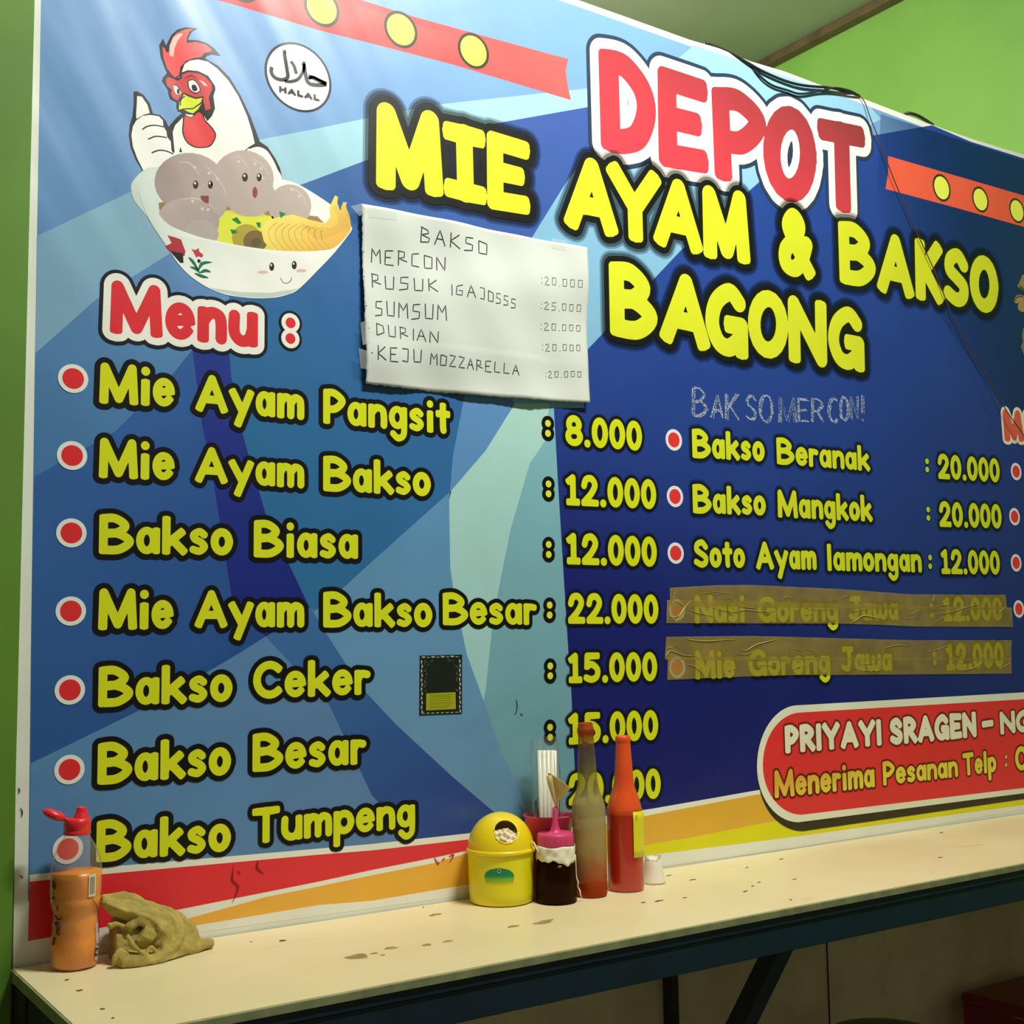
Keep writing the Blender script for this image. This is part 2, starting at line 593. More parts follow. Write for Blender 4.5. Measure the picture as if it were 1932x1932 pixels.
class Art:
    """flat print built up in layers on the banner; one object in the end"""

    def __init__(self, off=0.0):
        self.v, self.f, self.c, self.mi, self.off = [], [], [], [], off

    def add(self, v2, faces, col, layer, mat=0):
        n = len(self.v)
        y = -(LAYER0 + self.off + layer * DL)
        for (x, z) in v2:
            self.v.append((x, y, z))
            self.c.append(col(x, z) if callable(col) else col)
        self.f += [tuple(n + k for k in f) for f in faces]
        self.mi += [mat] * len(faces)

    def poly(self, pts, col, layer, smooth=False, tf=None, mat=0, k=5):
        if smooth:
            pts = cat(pts, True, k)
        if tf:
            pts = [tf(*p) for p in pts]
        v2 = [P(*p) for p in pts]
        tri = tessellate_polygon([[Vector((x, z, 0)) for x, z in v2]])
        self.add(v2, [tuple(t) for t in tri], col, layer, mat)

    def polyxz(self, v2, col, layer, mat=0):
        tri = tessellate_polygon([[Vector((x, z, 0)) for x, z in v2]])
        self.add(v2, [tuple(t) for t in tri], col, layer, mat)

    def line(self, pts, w, col, layer, tf=None, smooth=True, mat=0, taper=False):
        """thin stroke; w = full width in photograph pixels"""
        if smooth and len(pts) > 2:
            pts = cat(pts, False, 5)
        if tf:
            pts = [tf(*p) for p in pts]
        q = [np.array(P(*p)) for p in pts]
        hw = w * 0.5 * mpp((q[0][0], 0, q[0][1]))
        lft, rgt = [], []
        m = len(q)
        for i, p in enumerate(q):
            d = q[min(i + 1, m - 1)] - q[max(i - 1, 0)]
            d = d / (np.hypot(*d) + 1e-12)
            nrm = np.array([-d[1], d[0]])
            h = hw * (max(0.12, math.sin(math.pi * (i + .5) / m)) if taper else 1)
            lft.append(tuple(p + nrm * h))
            rgt.append(tuple(p - nrm * h))
        v2 = lft + rgt
        self.add(v2, [(i, i + 1, m + i + 1, m + i) for i in range(m - 1)], col, layer, mat)

    def disc(self, cx, cy, ry, col, layer, rx=None, n=40, mat=0):
        """round spot on the banner; ry = vertical radius in photograph pixels"""
        x, z = P(cx, cy)
        r = ry * mpp((x, 0, z))
        r2 = r if rx is None else rx * mpp((x, 0, z))
        v2 = [(x + r2 * math.cos(2 * math.pi * i / n), z + r * math.sin(2 * math.pi * i / n)) for i in range(n)]
        self.add(v2, [tuple(range(n))], col, layer, mat)

    def build(self, name, parent, label=None, mats=None):
        o = mesh_obj(name, self.v, self.f, mats or [VINYL, VINYLA], matidx=self.mi, colors=self.c)
        child_abs(o, parent)
        if label:
            o['label'] = label
        return o


def quad_word(items, style, layer, art, dx=0.0007):
    """items: list of (char, TL, TR, BR, BL) in banner-plane metres. style: dict(hw, rings=[(offset, col, layer, mat)], fill)"""
    xs = [p[0] for it in items for p in it[1:]]
    zs = [p[1] for it in items for p in it[1:]]
    mx = max([r[0] for r in style['rings']] + [0])
    H = np.mean([it[1][1] - it[4][1] for it in items])
    mg = mx * H
    F = Field(min(xs) - .02, max(xs) + .02, min(zs) - H * .5, max(zs) + .02, dx, mg)
    for ch, TL, TR, BR, BL in items:
        TL, TR, BR, BL = map(np.array, (TL, TR, BR, BL))
        W = (np.hypot(*(TR - TL)) + np.hypot(*(BR - BL))) / 2
        Hh = (TL[1] - BL[1] + TR[1] - BR[1]) / 2
        hw = style['hw'] * Hh
        for s in G[ch][1]:
            uu = hw / W + s[:, 0] * (1 - 2 * hw / W)
            vv = hw / Hh + s[:, 1] * (1 - 2 * hw / Hh)
            pts = (BL[None] * ((1 - uu) * (1 - vv))[:, None] + BR[None] * (uu * (1 - vv))[:, None]
                   + TR[None] * (uu * vv)[:, None] + TL[None] * ((1 - uu) * vv)[:, None])
            h2 = hw * (1.12 if ch in '.' else .9 if ch in 'easg' else 1)
            F.stroke(pts, h2)
    for off, col, ly, mt in style['rings']:
        v, f = F.mesh(off * H)
        if style.get('drop') and ly < 0:
            v = [(x + style['drop'][0] * H, z + style['drop'][1] * H) for x, z in v]
        art.add(v, f, col, layer + ly, mt)
    v, f = F.mesh(0)
    art.add(v, f, style['fill'], layer + 6, 0)


def word(text, xl, yl, xr, yr, ytop, style, art, layer=10, gap=.035, dx=0.0007):
    a, b, t = np.array(P(xl, yl)), np.array(P(xr, yr)), np.array(P(xl, ytop))
    H = t[1] - a[1]
    tot = sum(G[c][0] + gap for c in text) - gap
    W = b - a
    items = []
    u = 0.0
    for c in text:
        w = G[c][0]
        p0, p1 = a + W * (u / tot), a + W * ((u + w) / tot)
        # perspective-true: banner plane is metric, so equal steps are right as they are
        items.append((c, p0 + (0, H), p1 + (0, H), p1, p0))
        u += w + gap
    quad_word(items, style, layer, art, dx)


BLACK = srgb(9, 8, 6)
YEL = srgb(216, 224, 28)
WHT = srgb(238, 240, 236)
RED = srgb(222, 48, 56)


def lin(c0, c1, p0, p1):
    """linear colour gradient between two photograph points"""
    a, b = np.array(P(*p0)), np.array(P(*p1))
    d = b - a
    L2 = float(d @ d)
    c0, c1 = np.array(c0), np.array(c1)

    def f(x, z):
        t = float((np.array([x, z]) - a) @ d) / L2
        t = min(1.0, max(0.0, t))
        return tuple(c0 + (c1 - c0) * t)
    return f


def soft(c, a):
    return (c[0], c[1], c[2], a)


# ------------------------------------------------------------------ the room
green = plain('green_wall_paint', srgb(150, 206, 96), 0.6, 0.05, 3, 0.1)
green_l = plain('green_wall_paint_dim_light', srgb(92, 138, 36), 0.6, 0.12, 5, 0.15)  # same green paint; the dimmer, more olive light is put into its colour
ZC = 3.6
r1 = ray(1676, 0)
tt = (ZC - CAMPOS[2]) / r1[2]
XG = float(r1[0] * tt)
# the banner wall: a partition that carries the banner and stops below the ceiling
m_pale = plain('pale_board', srgb(214, 198, 160), 0.7, 0.14, 9, 0.1)
box('wall_back', (-2.2, XG, 0.006, 0.06, 0.0, 2.17), m_pale)['kind'] = 'structure'
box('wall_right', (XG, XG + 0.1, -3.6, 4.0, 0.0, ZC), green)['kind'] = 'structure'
box('wall_far', (-2.2, XG, 4.0, 4.1, 0.0, ZC), green)['kind'] = 'structure'
ceilm = plain('dingy_ceiling_board', srgb(160, 168, 140), 0.8, 0.10, 2.0)
box('ceiling', (-2.2, XG + 0.1, -3.6, 4.1, ZC, ZC + 0.05), ceilm)['kind'] = 'structure'
floorm = plain('worn_cement_floor', srgb(96, 90, 78), 0.7, 0.2, 5, 0.2)
box('floor', (-2.2, XG + 0.1, -3.6, 4.1, -0.05, 0.0), floorm)['kind'] = 'structure'
trimm = plain('stained_brown_batten', srgb(110, 92, 62), 0.7, 0.25, 12)
box('trim_1', (XG - 0.05, XG, -3.6, 4.0, ZC - 0.035, ZC), trimm, bevel=0.004)['kind'] = 'structure'


# ------------------------------------------------------------------ the banner
def Z1(x, y): return (x / 2.76, y / 2.76)
def Z2(x, y): return (600 + x / 2.76, y / 2.76)
def Z3(x, y): return (1232 + x / 2.76, y / 2.76)
def Z4(x, y): return (x / 2.76, 600 + y / 2.76)
def Z5(x, y): return (600 + x / 2.76, 600 + y / 2.76)
def Z6(x, y): return (1232 + x / 2.76, 600 + y / 2.76)
def ZA(x, y): return (x / 2.76, 1232 + y / 2.76)
def ZB(x, y): return (600 + x / 2.76, 1232 + y / 2.76)
def ZC_(x, y): return (1232 + x / 2.76, 1232 + y / 2.76)
def R6(x, y): return (220 + x / 4.2, 30 + y / 4.2)


bx, bz = P(1000, 1400)
banner = empty('banner', (1.4, 0.0, 1.45), 'large blue vinyl menu banner with yellow lettering hung along the partition wall', 'banner')

# sheet outline: left edge, top edge (slightly sagging), right edge, bottom edge
TOPE = [(60, -30), (400, -206), (760, -95), (1081, -2), (1180, 33), (1300, 76), (1355, 92), (1413, 116), (1480, 136), (1543, 160),
        (1590, 174), (1630, 188), (1740, 230), (1830, 262), (1932, 293), (2060, 335)]
BOTE = [(2060, 1512), (1932, 1531), (1800, 1556), (1700, 1568), (1620, 1585), (1500, 1604), (1380, 1619), (1240, 1638), (880, 1693),
        (380, 1764), (130, 1802), (24, 1820)]
LEFE = [(30, 1400), (40, 1000), (52, 500), (60, 0)]
edge2 = [P(*p) for p in TOPE] + [(P(*p)[0], ZS - .004) for p in BOTE] + [P(*p) for p in LEFE]
edge2[1] = (edge2[1][0], 1.0 * P(60, -30)[1] + 0.16)
# straight top: use the height of the measured top edge to the left too
ztop = P(1081, -2)[1]
edge2[0] = (P(60, 0)[0], ztop + .004)
edge2[1] = (P(400, 0)[0], ztop + .004)
edge2[2] = (P(760, 0)[0], ztop + .002)
n = len(edge2)
tri = tessellate_polygon([[Vector((x, z, 0)) for x, z in edge2]])
vv = [(x, -0.002, z) for x, z in edge2] + [(x, 0.0045, z) for x, z in edge2]
ff = [tuple(t) for t in tri] + [tuple(n + k for k in t)[::-1] for t in tri] + [(i, (i + 1) % n, n + (i + 1) % n, n + i) for i in range(n)]
sheet = mesh_obj('vinyl_sheet', vv, ff, [VINYL], colors=[srgb(232, 236, 226)] * (2 * n))
child_abs(sheet, banner)
sheet['label'] = 'white bordered vinyl sheet'

# blue ground inside the white border
inner_top = [(x, y) for x, y in TOPE[3:]]
gp = [P(77, 0), P(65, 700), P(58, 1200), P(54, 1560), P(52, 1700), P(900, 1560), P(1240, 1520), P(1932, 1420), P(2050, 1400)]
top_in = [(P(x, y)[0], P(x, y)[1] - 0.012) for x, y in TOPE[4:]][::-1]
gp += top_in + [(P(1081, 0)[0], ztop - 0.012), (gp[0][0], ztop - 0.012)]
A = Art()
C_MID = srgb(62, 118, 176)
A.polyxz(gp, lin(srgb(118, 160, 210), srgb(60, 118, 172), (200, 50), (200, 900)), 0)
A.build('blue_ground', banner, 'mid blue printed background')


def facet(name, parts, label=None):
    a = Art()
    for k, (pts, col, ly) in enumerate(parts):
        a.poly(pts, col, ly)
    return a.build(name, banner, label)


NAVY = srgb(38, 48, 150)
# region right of edge E and under the title, deep blue
facet('dark_blue_panel', [
    ([(1042, 762), (1051, 908), (1062, 1089), (1071, 1234), (1076, 1300), (1085, 1500), (1090, 1560), (1300, 1525), (2050, 1420), (2050, 345),
      (1932, 300), (1830, 268), (1757, 237), (1641, 257), (1560, 270), (1431, 344), (1281, 475), (1107, 660)],
     lin(srgb(40, 72, 150), srgb(22, 27, 108), (1250, 520), (1400, 900)), 1)], 'deep blue printed panel')
facet('dark_blue_panel', [
    ([(545, 356), (600, 337), (698, 300), (926, 235), (1107, 203), (1200, 190), (1110, 290), (1067, 344), (1002, 449), (960, 520), (873, 756), (853, 861), (846, 944),
      (700, 1060), (640, 1115), (600, 1150), (583, 1147), (547, 1071), (500, 970), (460, 832), (435, 709), (431, 665), (431, 600), (430, 420)],
     lin(srgb(60, 90, 164), srgb(44, 108, 162), (900, 260), (500, 700)), 1)], 'blue printed panel behind the title')
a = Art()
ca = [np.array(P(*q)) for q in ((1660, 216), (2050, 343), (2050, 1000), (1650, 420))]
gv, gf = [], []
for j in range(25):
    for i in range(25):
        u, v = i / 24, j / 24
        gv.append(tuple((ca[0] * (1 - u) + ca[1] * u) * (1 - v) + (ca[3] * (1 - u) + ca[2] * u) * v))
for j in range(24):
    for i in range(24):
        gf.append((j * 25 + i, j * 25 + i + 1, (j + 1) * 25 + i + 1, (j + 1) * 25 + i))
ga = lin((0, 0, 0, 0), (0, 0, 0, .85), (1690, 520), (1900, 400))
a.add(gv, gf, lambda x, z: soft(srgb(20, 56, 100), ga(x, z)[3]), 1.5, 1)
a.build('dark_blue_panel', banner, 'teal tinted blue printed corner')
facet('pale_blue_band', [
    ([(69, 446), (247, 362), (470, 268), (600, 243), (700, 222), (817, 199), (1104, 168), (1250, 150), (1250, 180), (1107, 203), (926, 235), (698, 300), (600, 337),
      (430, 400), (315, 482), (181, 565), (66, 667)],
     lin(srgb(128, 170, 200), srgb(160, 208, 222), (150, 560), (700, 280)), 2)], 'pale teal printed band')
facet('pale_blue_band', [
    ([(1308, 86), (1410, 121), (1560, 172), (1640, 202), (1660, 225), (1620, 250), (1500, 300), (1431, 344), (1281, 475), (1107, 660), (1100, 770), (1035, 770), (1020, 780), (970, 770), (930, 600),
      (1002, 449), (1067, 344), (1110, 290), (1279, 110)],
     lin(srgb(150, 200, 232), srgb(128, 180, 212), (1350, 130), (1100, 500)), 2.5)], 'pale blue printed beam')
facet('pale_blue_band', [
    ([(873, 756), (970, 770), (915, 850), (850, 926), (846, 944), (853, 861)], srgb(92, 142, 196), 2),
    ([(970, 762), (1043, 762), (1051, 908), (1062, 1089), (1071, 1234), (1076, 1300), (1085, 1500), (1080, 1560), (1006, 1545), (991, 1504), (944, 1420), (911, 1322), (879, 1234), (853, 1107), (848, 1071), (846, 944), (850, 926), (915, 850)],
     lin(srgb(128, 184, 196), srgb(110, 160, 176), (1000, 800), (1000, 1450)), 2),
    ([(970, 762), (1035, 762), (1027, 832), (998, 875), (962, 998), (940, 1107), (926, 1194), (915, 1300), (911, 1322), (879, 1234), (853, 1107), (848, 1071), (846, 944), (850, 926), (915, 850)],
     lin(srgb(172, 214, 208), srgb(158, 204, 208), (1000, 800), (900, 1300)), 3)], 'pale teal printed beam beside the prices')
facet('pale_blue_band', [
    ([(850, 926), (846, 944), (848, 1071), (853, 1107), (879, 1234), (911, 1322), (944, 1420), (991, 1504), (1006, 1545), (933, 1534), (854, 1467), (745, 1366), (687, 1304), (648, 1248), (616, 1198),
      (590, 1155), (640, 1115), (700, 1060)], lin(srgb(92, 146, 190), srgb(104, 150, 190), (800, 1000), (800, 1400)), 2)], 'mid blue printed beam')
facet('dark_blue_panel', [
    ([(362, 660), (431, 660), (435, 709), (460, 832), (500, 970), (547, 1071), (583, 1147), (500, 1201), (398, 1263), (254, 1344), (57, 1440), (60, 1100), (64, 900), (217, 814), (326, 705)],
     lin(srgb(52, 100, 168), srgb(36, 78, 150), (130, 900), (480, 1100)), 1),
    ([(362, 660), (431, 660), (435, 709), (460, 832), (500, 970), (547, 1071), (583, 1147), (500, 1201), (440, 1150), (400, 900), (380, 800)],
     lin(srgb(36, 56, 146), srgb(24, 36, 128), (400, 700), (530, 1150)), 2),
    ([(583, 1147), (616, 1198), (648, 1248), (687, 1304), (745, 1366), (854, 1467), (933, 1534), (880, 1575), (780, 1587), (700, 1500), (620, 1330), (500, 1201)],
     lin(srgb(60, 110, 170), srgb(44, 74, 146), (540, 1230), (800, 1500)), 1)], 'dark blue printed triangle')
facet('dark_blue_panel', [
    ([(254, 1344), (398, 1263), (453, 1232), (500, 1201), (620, 1330), (700, 1500), (780, 1587), (55, 1655), (57, 1440)],
     lin(srgb(88, 140, 190), srgb(92, 130, 180), (100, 1400), (500, 1550)), 1)], 'mid blue printed panel behind the lower menu lines')

# stripes at the foot
a = Art()
a.poly([(55, 1650), (192, 1636), (700, 1592), (890, 1571), (1100, 1545), (1232, 1525), (1431, 1490), (1560, 1472), (1932, 1410), (2050, 1392), (2050, 1512), (1932, 1527), (1500, 1600), (1240, 1635), (880, 1688), (380, 1758), (52, 1800)], srgb(236, 238, 228), 2)
a.build('white_stripe', banner, 'white stripe edging the foot of the print')
a = Art()
a.poly([(55, 1663), (192, 1649), (600, 1612), (700, 1604), (886, 1583), (1010, 1569), (1010, 1576), (882, 1604), (817, 1618), (700, 1641), (600, 1663), (319, 1719), (200, 1748), (52, 1775)], lin(srgb(232, 40, 52), srgb(226, 60, 66), (100, 1700), (800, 1600)), 3)
a.build('red_stripe', banner, 'red stripe tapering to the right')
a = Art()
a.poly([(337, 1737), (500, 1692), (600, 1672), (700, 1651), (817, 1628), (882, 1609), (1010, 1586), (1100, 1562), (1232, 1536), (1431, 1498), (1560, 1476), (1932, 1420), (2050, 1400), (2050, 1500), (1932, 1518), (1486, 1580), (1232, 1612),
        (1050, 1640), (884, 1668), (700, 1699), (600, 1707), (420, 1737), (340, 1750)],
       lin(srgb(240, 180, 70), srgb(226, 176, 56), (400, 1740), (1300, 1560)), 3)
a.poly([(1215, 1594), (1300, 1580), (1449, 1551), (1932, 1480), (2050, 1462), (2050, 1500), (1932, 1518), (1486, 1580), (1232, 1612), (1100, 1632), (1100, 1622)], srgb(226, 220, 26), 4)
a.build('orange_stripe', banner, 'orange and yellow stripe along the foot')


# ribbons with yellow spots
def ribbon(pts, col, spots, label):
    a = Art()
    a.poly(pts, col, 4)
    for x, y, r in spots:
        a.disc(x, y, r, srgb(52, 50, 28), 6)
        a.disc(x, y, r * .83, srgb(240, 244, 90), 7)
    return a.build('ribbon_print', banner, label)


ribbon([(1071, 112), (1040, 104), (781, 33), (690, 4), (560, -30), (300, -100), (300, -25), (435, 8), (600, 58), (700, 83), (854, 123), (1076, 190), (1070, 165), (1066, 135)],
       lin(srgb(226, 34, 42), srgb(232, 96, 94), (560, 20), (1040, 150)),  # lamp sheen painted in: the red pales towards the right end
       [(456, -30, 37), (606, 16, 37), (755, 57, 36), (892, 97, 35)], 'red ribbon print with yellow spots at the upper left')
ribbon([(1674, 295), (1932, 370), (2050, 404), (2050, 463), (1932, 429), (1800, 392), (1669, 357), (1674, 328)], srgb(238, 96, 70),
       [(1775, 355, 26.5), (1848, 377, 25), (1917, 398, 24), (1983, 418, 23)], 'orange red ribbon print with yellow spots at the upper right')

# ---- halal roundel
a = Art()
hx, hz = P(562, 147)
a.disc(562, 147, 67, srgb(24, 34, 48), 8, rx=68.5)
a.disc(562, 147, 62.5, srgb(236, 240, 232), 9, rx=63.5)
INK = srgb(40, 44, 44)
for pts, w in (([(1225, 410), (1220, 450), (1250, 495), (1310, 512), (1350, 490), (1345, 430), (1325, 300), (1335, 292)], 5.5),
               ([(1375, 365), (1400, 400), (1420, 465)], 5), ([(1478, 365), (1480, 420), (1440, 500), (1380, 525), (1325, 522)], 4.5),
               ([(1475, 380), (1490, 460), (1510, 530), (1560, 552), (1650, 548), (1600, 520), (1540, 490), (1515, 485)], 6),
               ([(1515, 505), (1550, 490), (1600, 512), (1660, 540)], 4.5)):
    a.line(pts, w * 1.35, INK, 10, tf=R6)
hal = dict(hw=.19, rings=[], fill=INK)
word('HALAL', *R6(1282, 610), *R6(1603, 685), R6(1282, 558)[1], hal, a, layer=5, gap=.10, dx=.0004)
a.build('halal_roundel', banner, 'white halal roundel with dark Arabic and Latin lettering')

# ---- rooster
a = Art()
K = srgb(26, 26, 30)
W = srgb(240, 242, 234)
RC = srgb(236, 84, 86)
a.poly([(500, 390), (600, 335), (700, 345), (800, 400), (890, 490), (980, 640), (1060, 810), (1130, 1000), (1190, 1040), (1250, 1130), (1290, 1210), (1312, 1310), (900, 1400), (300, 1400), (410, 880), (470, 810), (520, 770)], K, 8, tf=R6)
a.poly([(505, 470), (512, 388), (560, 362), (640, 350), (720, 368), (790, 420), (880, 515), (960, 640), (1030, 800), (1070, 930), (1090, 1015), (1040, 1045), (1000, 1080), (1000, 1400), (440, 1400), (445, 1080), (438, 930), (460, 870), (540, 790)], W, 9, tf=R6)
a.poly([(1020, 1092), (1060, 1055), (1120, 1042), (1180, 1068), (1220, 1120), (1265, 1210), (1290, 1320), (1000, 1380)], W, 9, smooth=True, tf=R6)
a.poly([(130, 605), (160, 602), (210, 630), (260, 700), (285, 780), (340, 790), (385, 835), (410, 890), (440, 930), (455, 1080), (440, 1110), (400, 1330), (260, 1330), (205, 1240), (150, 1150), (108, 1050), (92, 950), (100, 870), (122, 800), (132, 700)], K, 10, tf=R6)
a.poly([(158, 640), (195, 645), (240, 710), (258, 775), (205, 790), (152, 822), (150, 780), (156, 700)], W, 11, tf=R6)
a.poly([(150, 835), (200, 797), (260, 790), (330, 800), (362, 832), (366, 880), (390, 920), (396, 965), (425, 1000), (430, 1070), (448, 1098), (440, 1330), (240, 1330), (205, 1225), (160, 1135), (125, 1040), (113, 950), (125, 880)], W, 11, tf=R6)
for pts in (([(200, 905), (240, 880), (300, 872), (368, 884)]), ([(245, 982), (300, 960), (350, 962), (392, 970)]), ([(273, 1090), (330, 1070), (390, 1076), (445, 1100)])):
    a.line(pts, 2.6, K, 12, tf=R6)
a.poly([(500, 1040), (515, 1085), (492, 1085)], K, 12, tf=R6)
# comb
a.poly([(400, 470), (375, 410), (345, 330), (333, 240), (363, 185), (388, 240), (430, 155), (480, 112), (540, 95), (640, 105), (595, 130), (575, 160), (560, 195), (640, 198), (710, 220), (765, 258), (820, 322), (750, 312), (712, 322), (692, 350), (600, 345), (535, 385), (505, 470), (460, 510)], K, 12, tf=R6)
a.poly([(358, 250), (368, 340), (395, 420), (440, 480), (460, 495), (492, 470), (500, 410), (545, 362), (610, 338), (662, 332), (690, 300), (748, 285), (745, 270), (700, 232), (620, 212), (550, 220), (552, 180), (572, 130), (600, 108), (540, 112), (470, 142), (440, 175), (415, 245), (408, 292), (390, 295), (375, 260)], RC, 13, tf=R6)
a.poly([(415, 318), (416, 240), (445, 175), (488, 145), (522, 146), (480, 200), (455, 260), (446, 330)], srgb(250, 196, 190), 14, tf=R6)
# head skin
a.poly([(355, 520), (365, 490), (395, 458), (440, 490), (490, 498), (505, 455), (560, 435), (640, 442), (720, 480), (775, 560), (778, 590), (762, 640), (775, 740), (750, 800), (715, 838), (690, 800), (520, 780), (470, 740), (470, 690), (420, 665), (408, 630), (400, 590)], K, 14, tf=R6)
FR = srgb(206, 66, 70)
a.poly([(385, 520), (400, 490), (440, 500), (480, 520), (512, 500), (512, 470), (560, 450), (640, 458), (700, 490), (748, 545), (752, 590), (725, 650), (740, 740), (700, 755), (688, 700), (660, 655), (540, 640), (500, 690), (440, 655), (425, 620), (435, 590), (395, 560)], FR, 15, tf=R6)
a.poly([(645, 510), (690, 530), (718, 562), (690, 558)], srgb(246, 190, 186), 16, tf=R6)
a.poly([(447, 552), (470, 560), (500, 600), (500, 625), (470, 625), (452, 595)], W, 16, smooth=True, tf=R6)
a.poly([(560, 520), (600, 515), (640, 550), (652, 600), (615, 610), (575, 580)], W, 16, smooth=True, tf=R6)
a.line([(560, 520), (605, 512), (645, 555), (655, 600), (610, 618), (570, 580), (560, 520)], 2.0, K, 17, tf=R6)
a.line([(447, 552), (475, 560), (503, 600)], 1.8, K, 17, tf=R6)
a.poly([(590, 560), (615, 550), (635, 580), (628, 600), (600, 598)], K, 17, smooth=True, tf=R6)
a.poly([(475, 585), (492, 590), (492, 625), (474, 615)], K, 17, smooth=True, tf=R6)
a.line([(530, 505), (590, 480), (650, 520)], 2.0, K, 17, tf=R6, taper=True)
a.poly([(470, 690), (525, 612), (565, 630), (620, 652), (685, 640), (680, 710), (605, 792), (535, 775), (478, 762), (486, 700)], K, 17, tf=R6)
a.poly([(492, 690), (528, 625), (560, 643), (620, 664), (675, 655), (662, 690), (600, 735), (525, 738), (488, 748)], srgb(214, 228, 50), 18, tf=R6)
a.poly([(530, 748), (600, 745), (668, 700), (640, 745), (600, 778), (560, 765)], srgb(214, 228, 50), 18, tf=R6)
a.line([(535, 640), (505, 670), (500, 715)], 2.2, K, 19, tf=R6)
a.poly([(530, 790), (590, 805), (640, 758), (680, 780), (700, 830), (762, 900), (783, 960), (742, 1035), (670, 1052), (600, 1042), (545, 1000), (516, 930), (518, 860)], K, 18, smooth=True, tf=R6)
a.poly([(540, 798), (590, 812), (640, 770), (672, 788), (694, 838), (752, 905), (773, 960), (735, 1028), (670, 1044), (604, 1034), (552, 995), (526, 930), (528, 862)], srgb(226, 64, 66), 19, smooth=True, tf=R6)
a.build('rooster_print', banner, 'printed white rooster with a red comb raising a thumb')

# ---- bowl of meatballs
a = Art()
a.poly([(742, 893), (820, 872), (1200, 880), (1460, 935), (1560, 968), (1700, 1055), (1770, 1110), (1825, 1180), (1818, 1210), (1740, 1310), (1660, 1400), (1560, 1500), (1500, 1535), (1400, 1555), (1250, 1550), (1120, 1520), (1000, 1450), (920, 1370),
        (860, 1280), (770, 1140), (705, 1060), (682, 1005), (684, 955)], lin(srgb(206, 218, 212), srgb(236, 240, 232), (270, 350), (560, 420)), 20, tf=Z1, smooth=True)
MB = lin(srgb(168, 156, 150), srgb(186, 170, 162), (330, 420), (420, 320))
SP = srgb(206, 196, 190)
def oval(cx, cy, rx, ry, col, ly, rot=0, tf=Z1):
    c, s = math.cos(rot), math.sin(rot)
    a.poly([(cx + rx * math.cos(t) * c - ry * math.sin(t) * s, cy + rx * math.cos(t) * s + ry * math.sin(t) * c) for t in [2 * math.pi * k / 28 for k in range(28)]], col, ly, tf=tf)
a.poly([(822, 1060), (900, 1040), (1650, 1130), (1700, 1180), (1700, 1290), (1400, 1310), (1100, 1250), (880, 1160), (830, 1120)], srgb(150, 128, 84), 21, tf=Z1)
a.poly([(1130, 1100), (1250, 1100), (1420, 1130), (1420, 1310), (1300, 1300), (1100, 1260)], srgb(220, 226, 66), 22, tf=Z1)
a.poly([(1160, 1100), (1300, 1085), (1400, 1130), (1260, 1130)], srgb(214, 200, 90), 23, tf=Z1)
oval(1505, 1075, 112, 112, MB, 22, .3)
oval(1262, 935, 160, 150, MB, 23)
oval(1290, 1010, 140, 120, MB, 23.5, .3)
oval(985, 955, 184, 156, lin(srgb(156, 140, 136), srgb(182, 166, 160), (310, 350), (400, 330)), 24, .1)
oval(1080, 1060, 100, 100, MB, 24.4)
a.poly([(822, 1060), (860, 1060), (900, 1180), (840, 1130)], srgb(140, 120, 84), 24.7, tf=Z1)
oval(980, 1150, 160, 116, lin(srgb(178, 162, 158), srgb(168, 156, 152), (320, 400), (400, 440)), 25, .15)
oval(1050, 1210, 88, 60, srgb(176, 166, 162), 25.5, .3)
for pts in ([(925, 850), (980, 850), (1010, 880), (1045, 925)], [(1180, 830), (1240, 820), (1270, 850), (1305, 905)], [(1050, 850), (1120, 920), (1165, 990), (1172, 1040)], [(1290, 820), (1360, 860), (1410, 940)], [(930, 1045), (1000, 1035), (1080, 1060), (1125, 1120)], [(1480, 975), (1560, 1010), (1605, 1100)]):
    a.line(pts, 2.0, SP, 26, tf=Z1, taper=True)
for x, y in ((1010, 875), (1085, 905), (1130, 935), (1100, 960), (1240, 845), (1325, 855), (1355, 880), (1365, 930), (1515, 990), (1555, 1025), (1050, 1090), (1080, 1095), (1000, 1050)):
    oval(x, y, 8, 8, SP, 27)
EY = srgb(50, 30, 20)
for x, y, rx, ry in ((1015, 965, 14, 22), (1092, 965, 13, 21), (1272, 926, 15, 23), (1346, 926, 13, 21)):
    oval(x, y, rx, ry, EY, 27)
    oval(x - 3, y - 8, 5, 7, srgb(235, 230, 220), 28)
a.poly([(1040, 1022), (1084, 1022), (1083, 1064), (1060, 1056), (1044, 1042)], srgb(130, 60, 60), 27, tf=Z1)
oval(1324, 1005, 13, 29, srgb(140, 66, 64), 27)
# egg, greens
oval(1280, 1240, 75, 70, srgb(178, 160, 62), 26)
oval(1325, 1260, 62, 58, srgb(120, 104, 60), 27)
oval(1330, 1265, 26, 24, srgb(96, 90, 50), 28)
for q in ([(1202, 1145), (1230, 1133), (1254, 1165), (1238, 1170)], [(1195, 1197), (1225, 1200), (1233, 1215), (1205, 1221)], [(1330, 1160), (1354, 1162), (1352, 1190), (1338, 1183)], [(1450, 1103), (1484, 1115), (1458, 1140)]):
    a.poly(q, srgb(22, 130, 66), 31 if q[0][0] == 1450 else 29, tf=Z1)
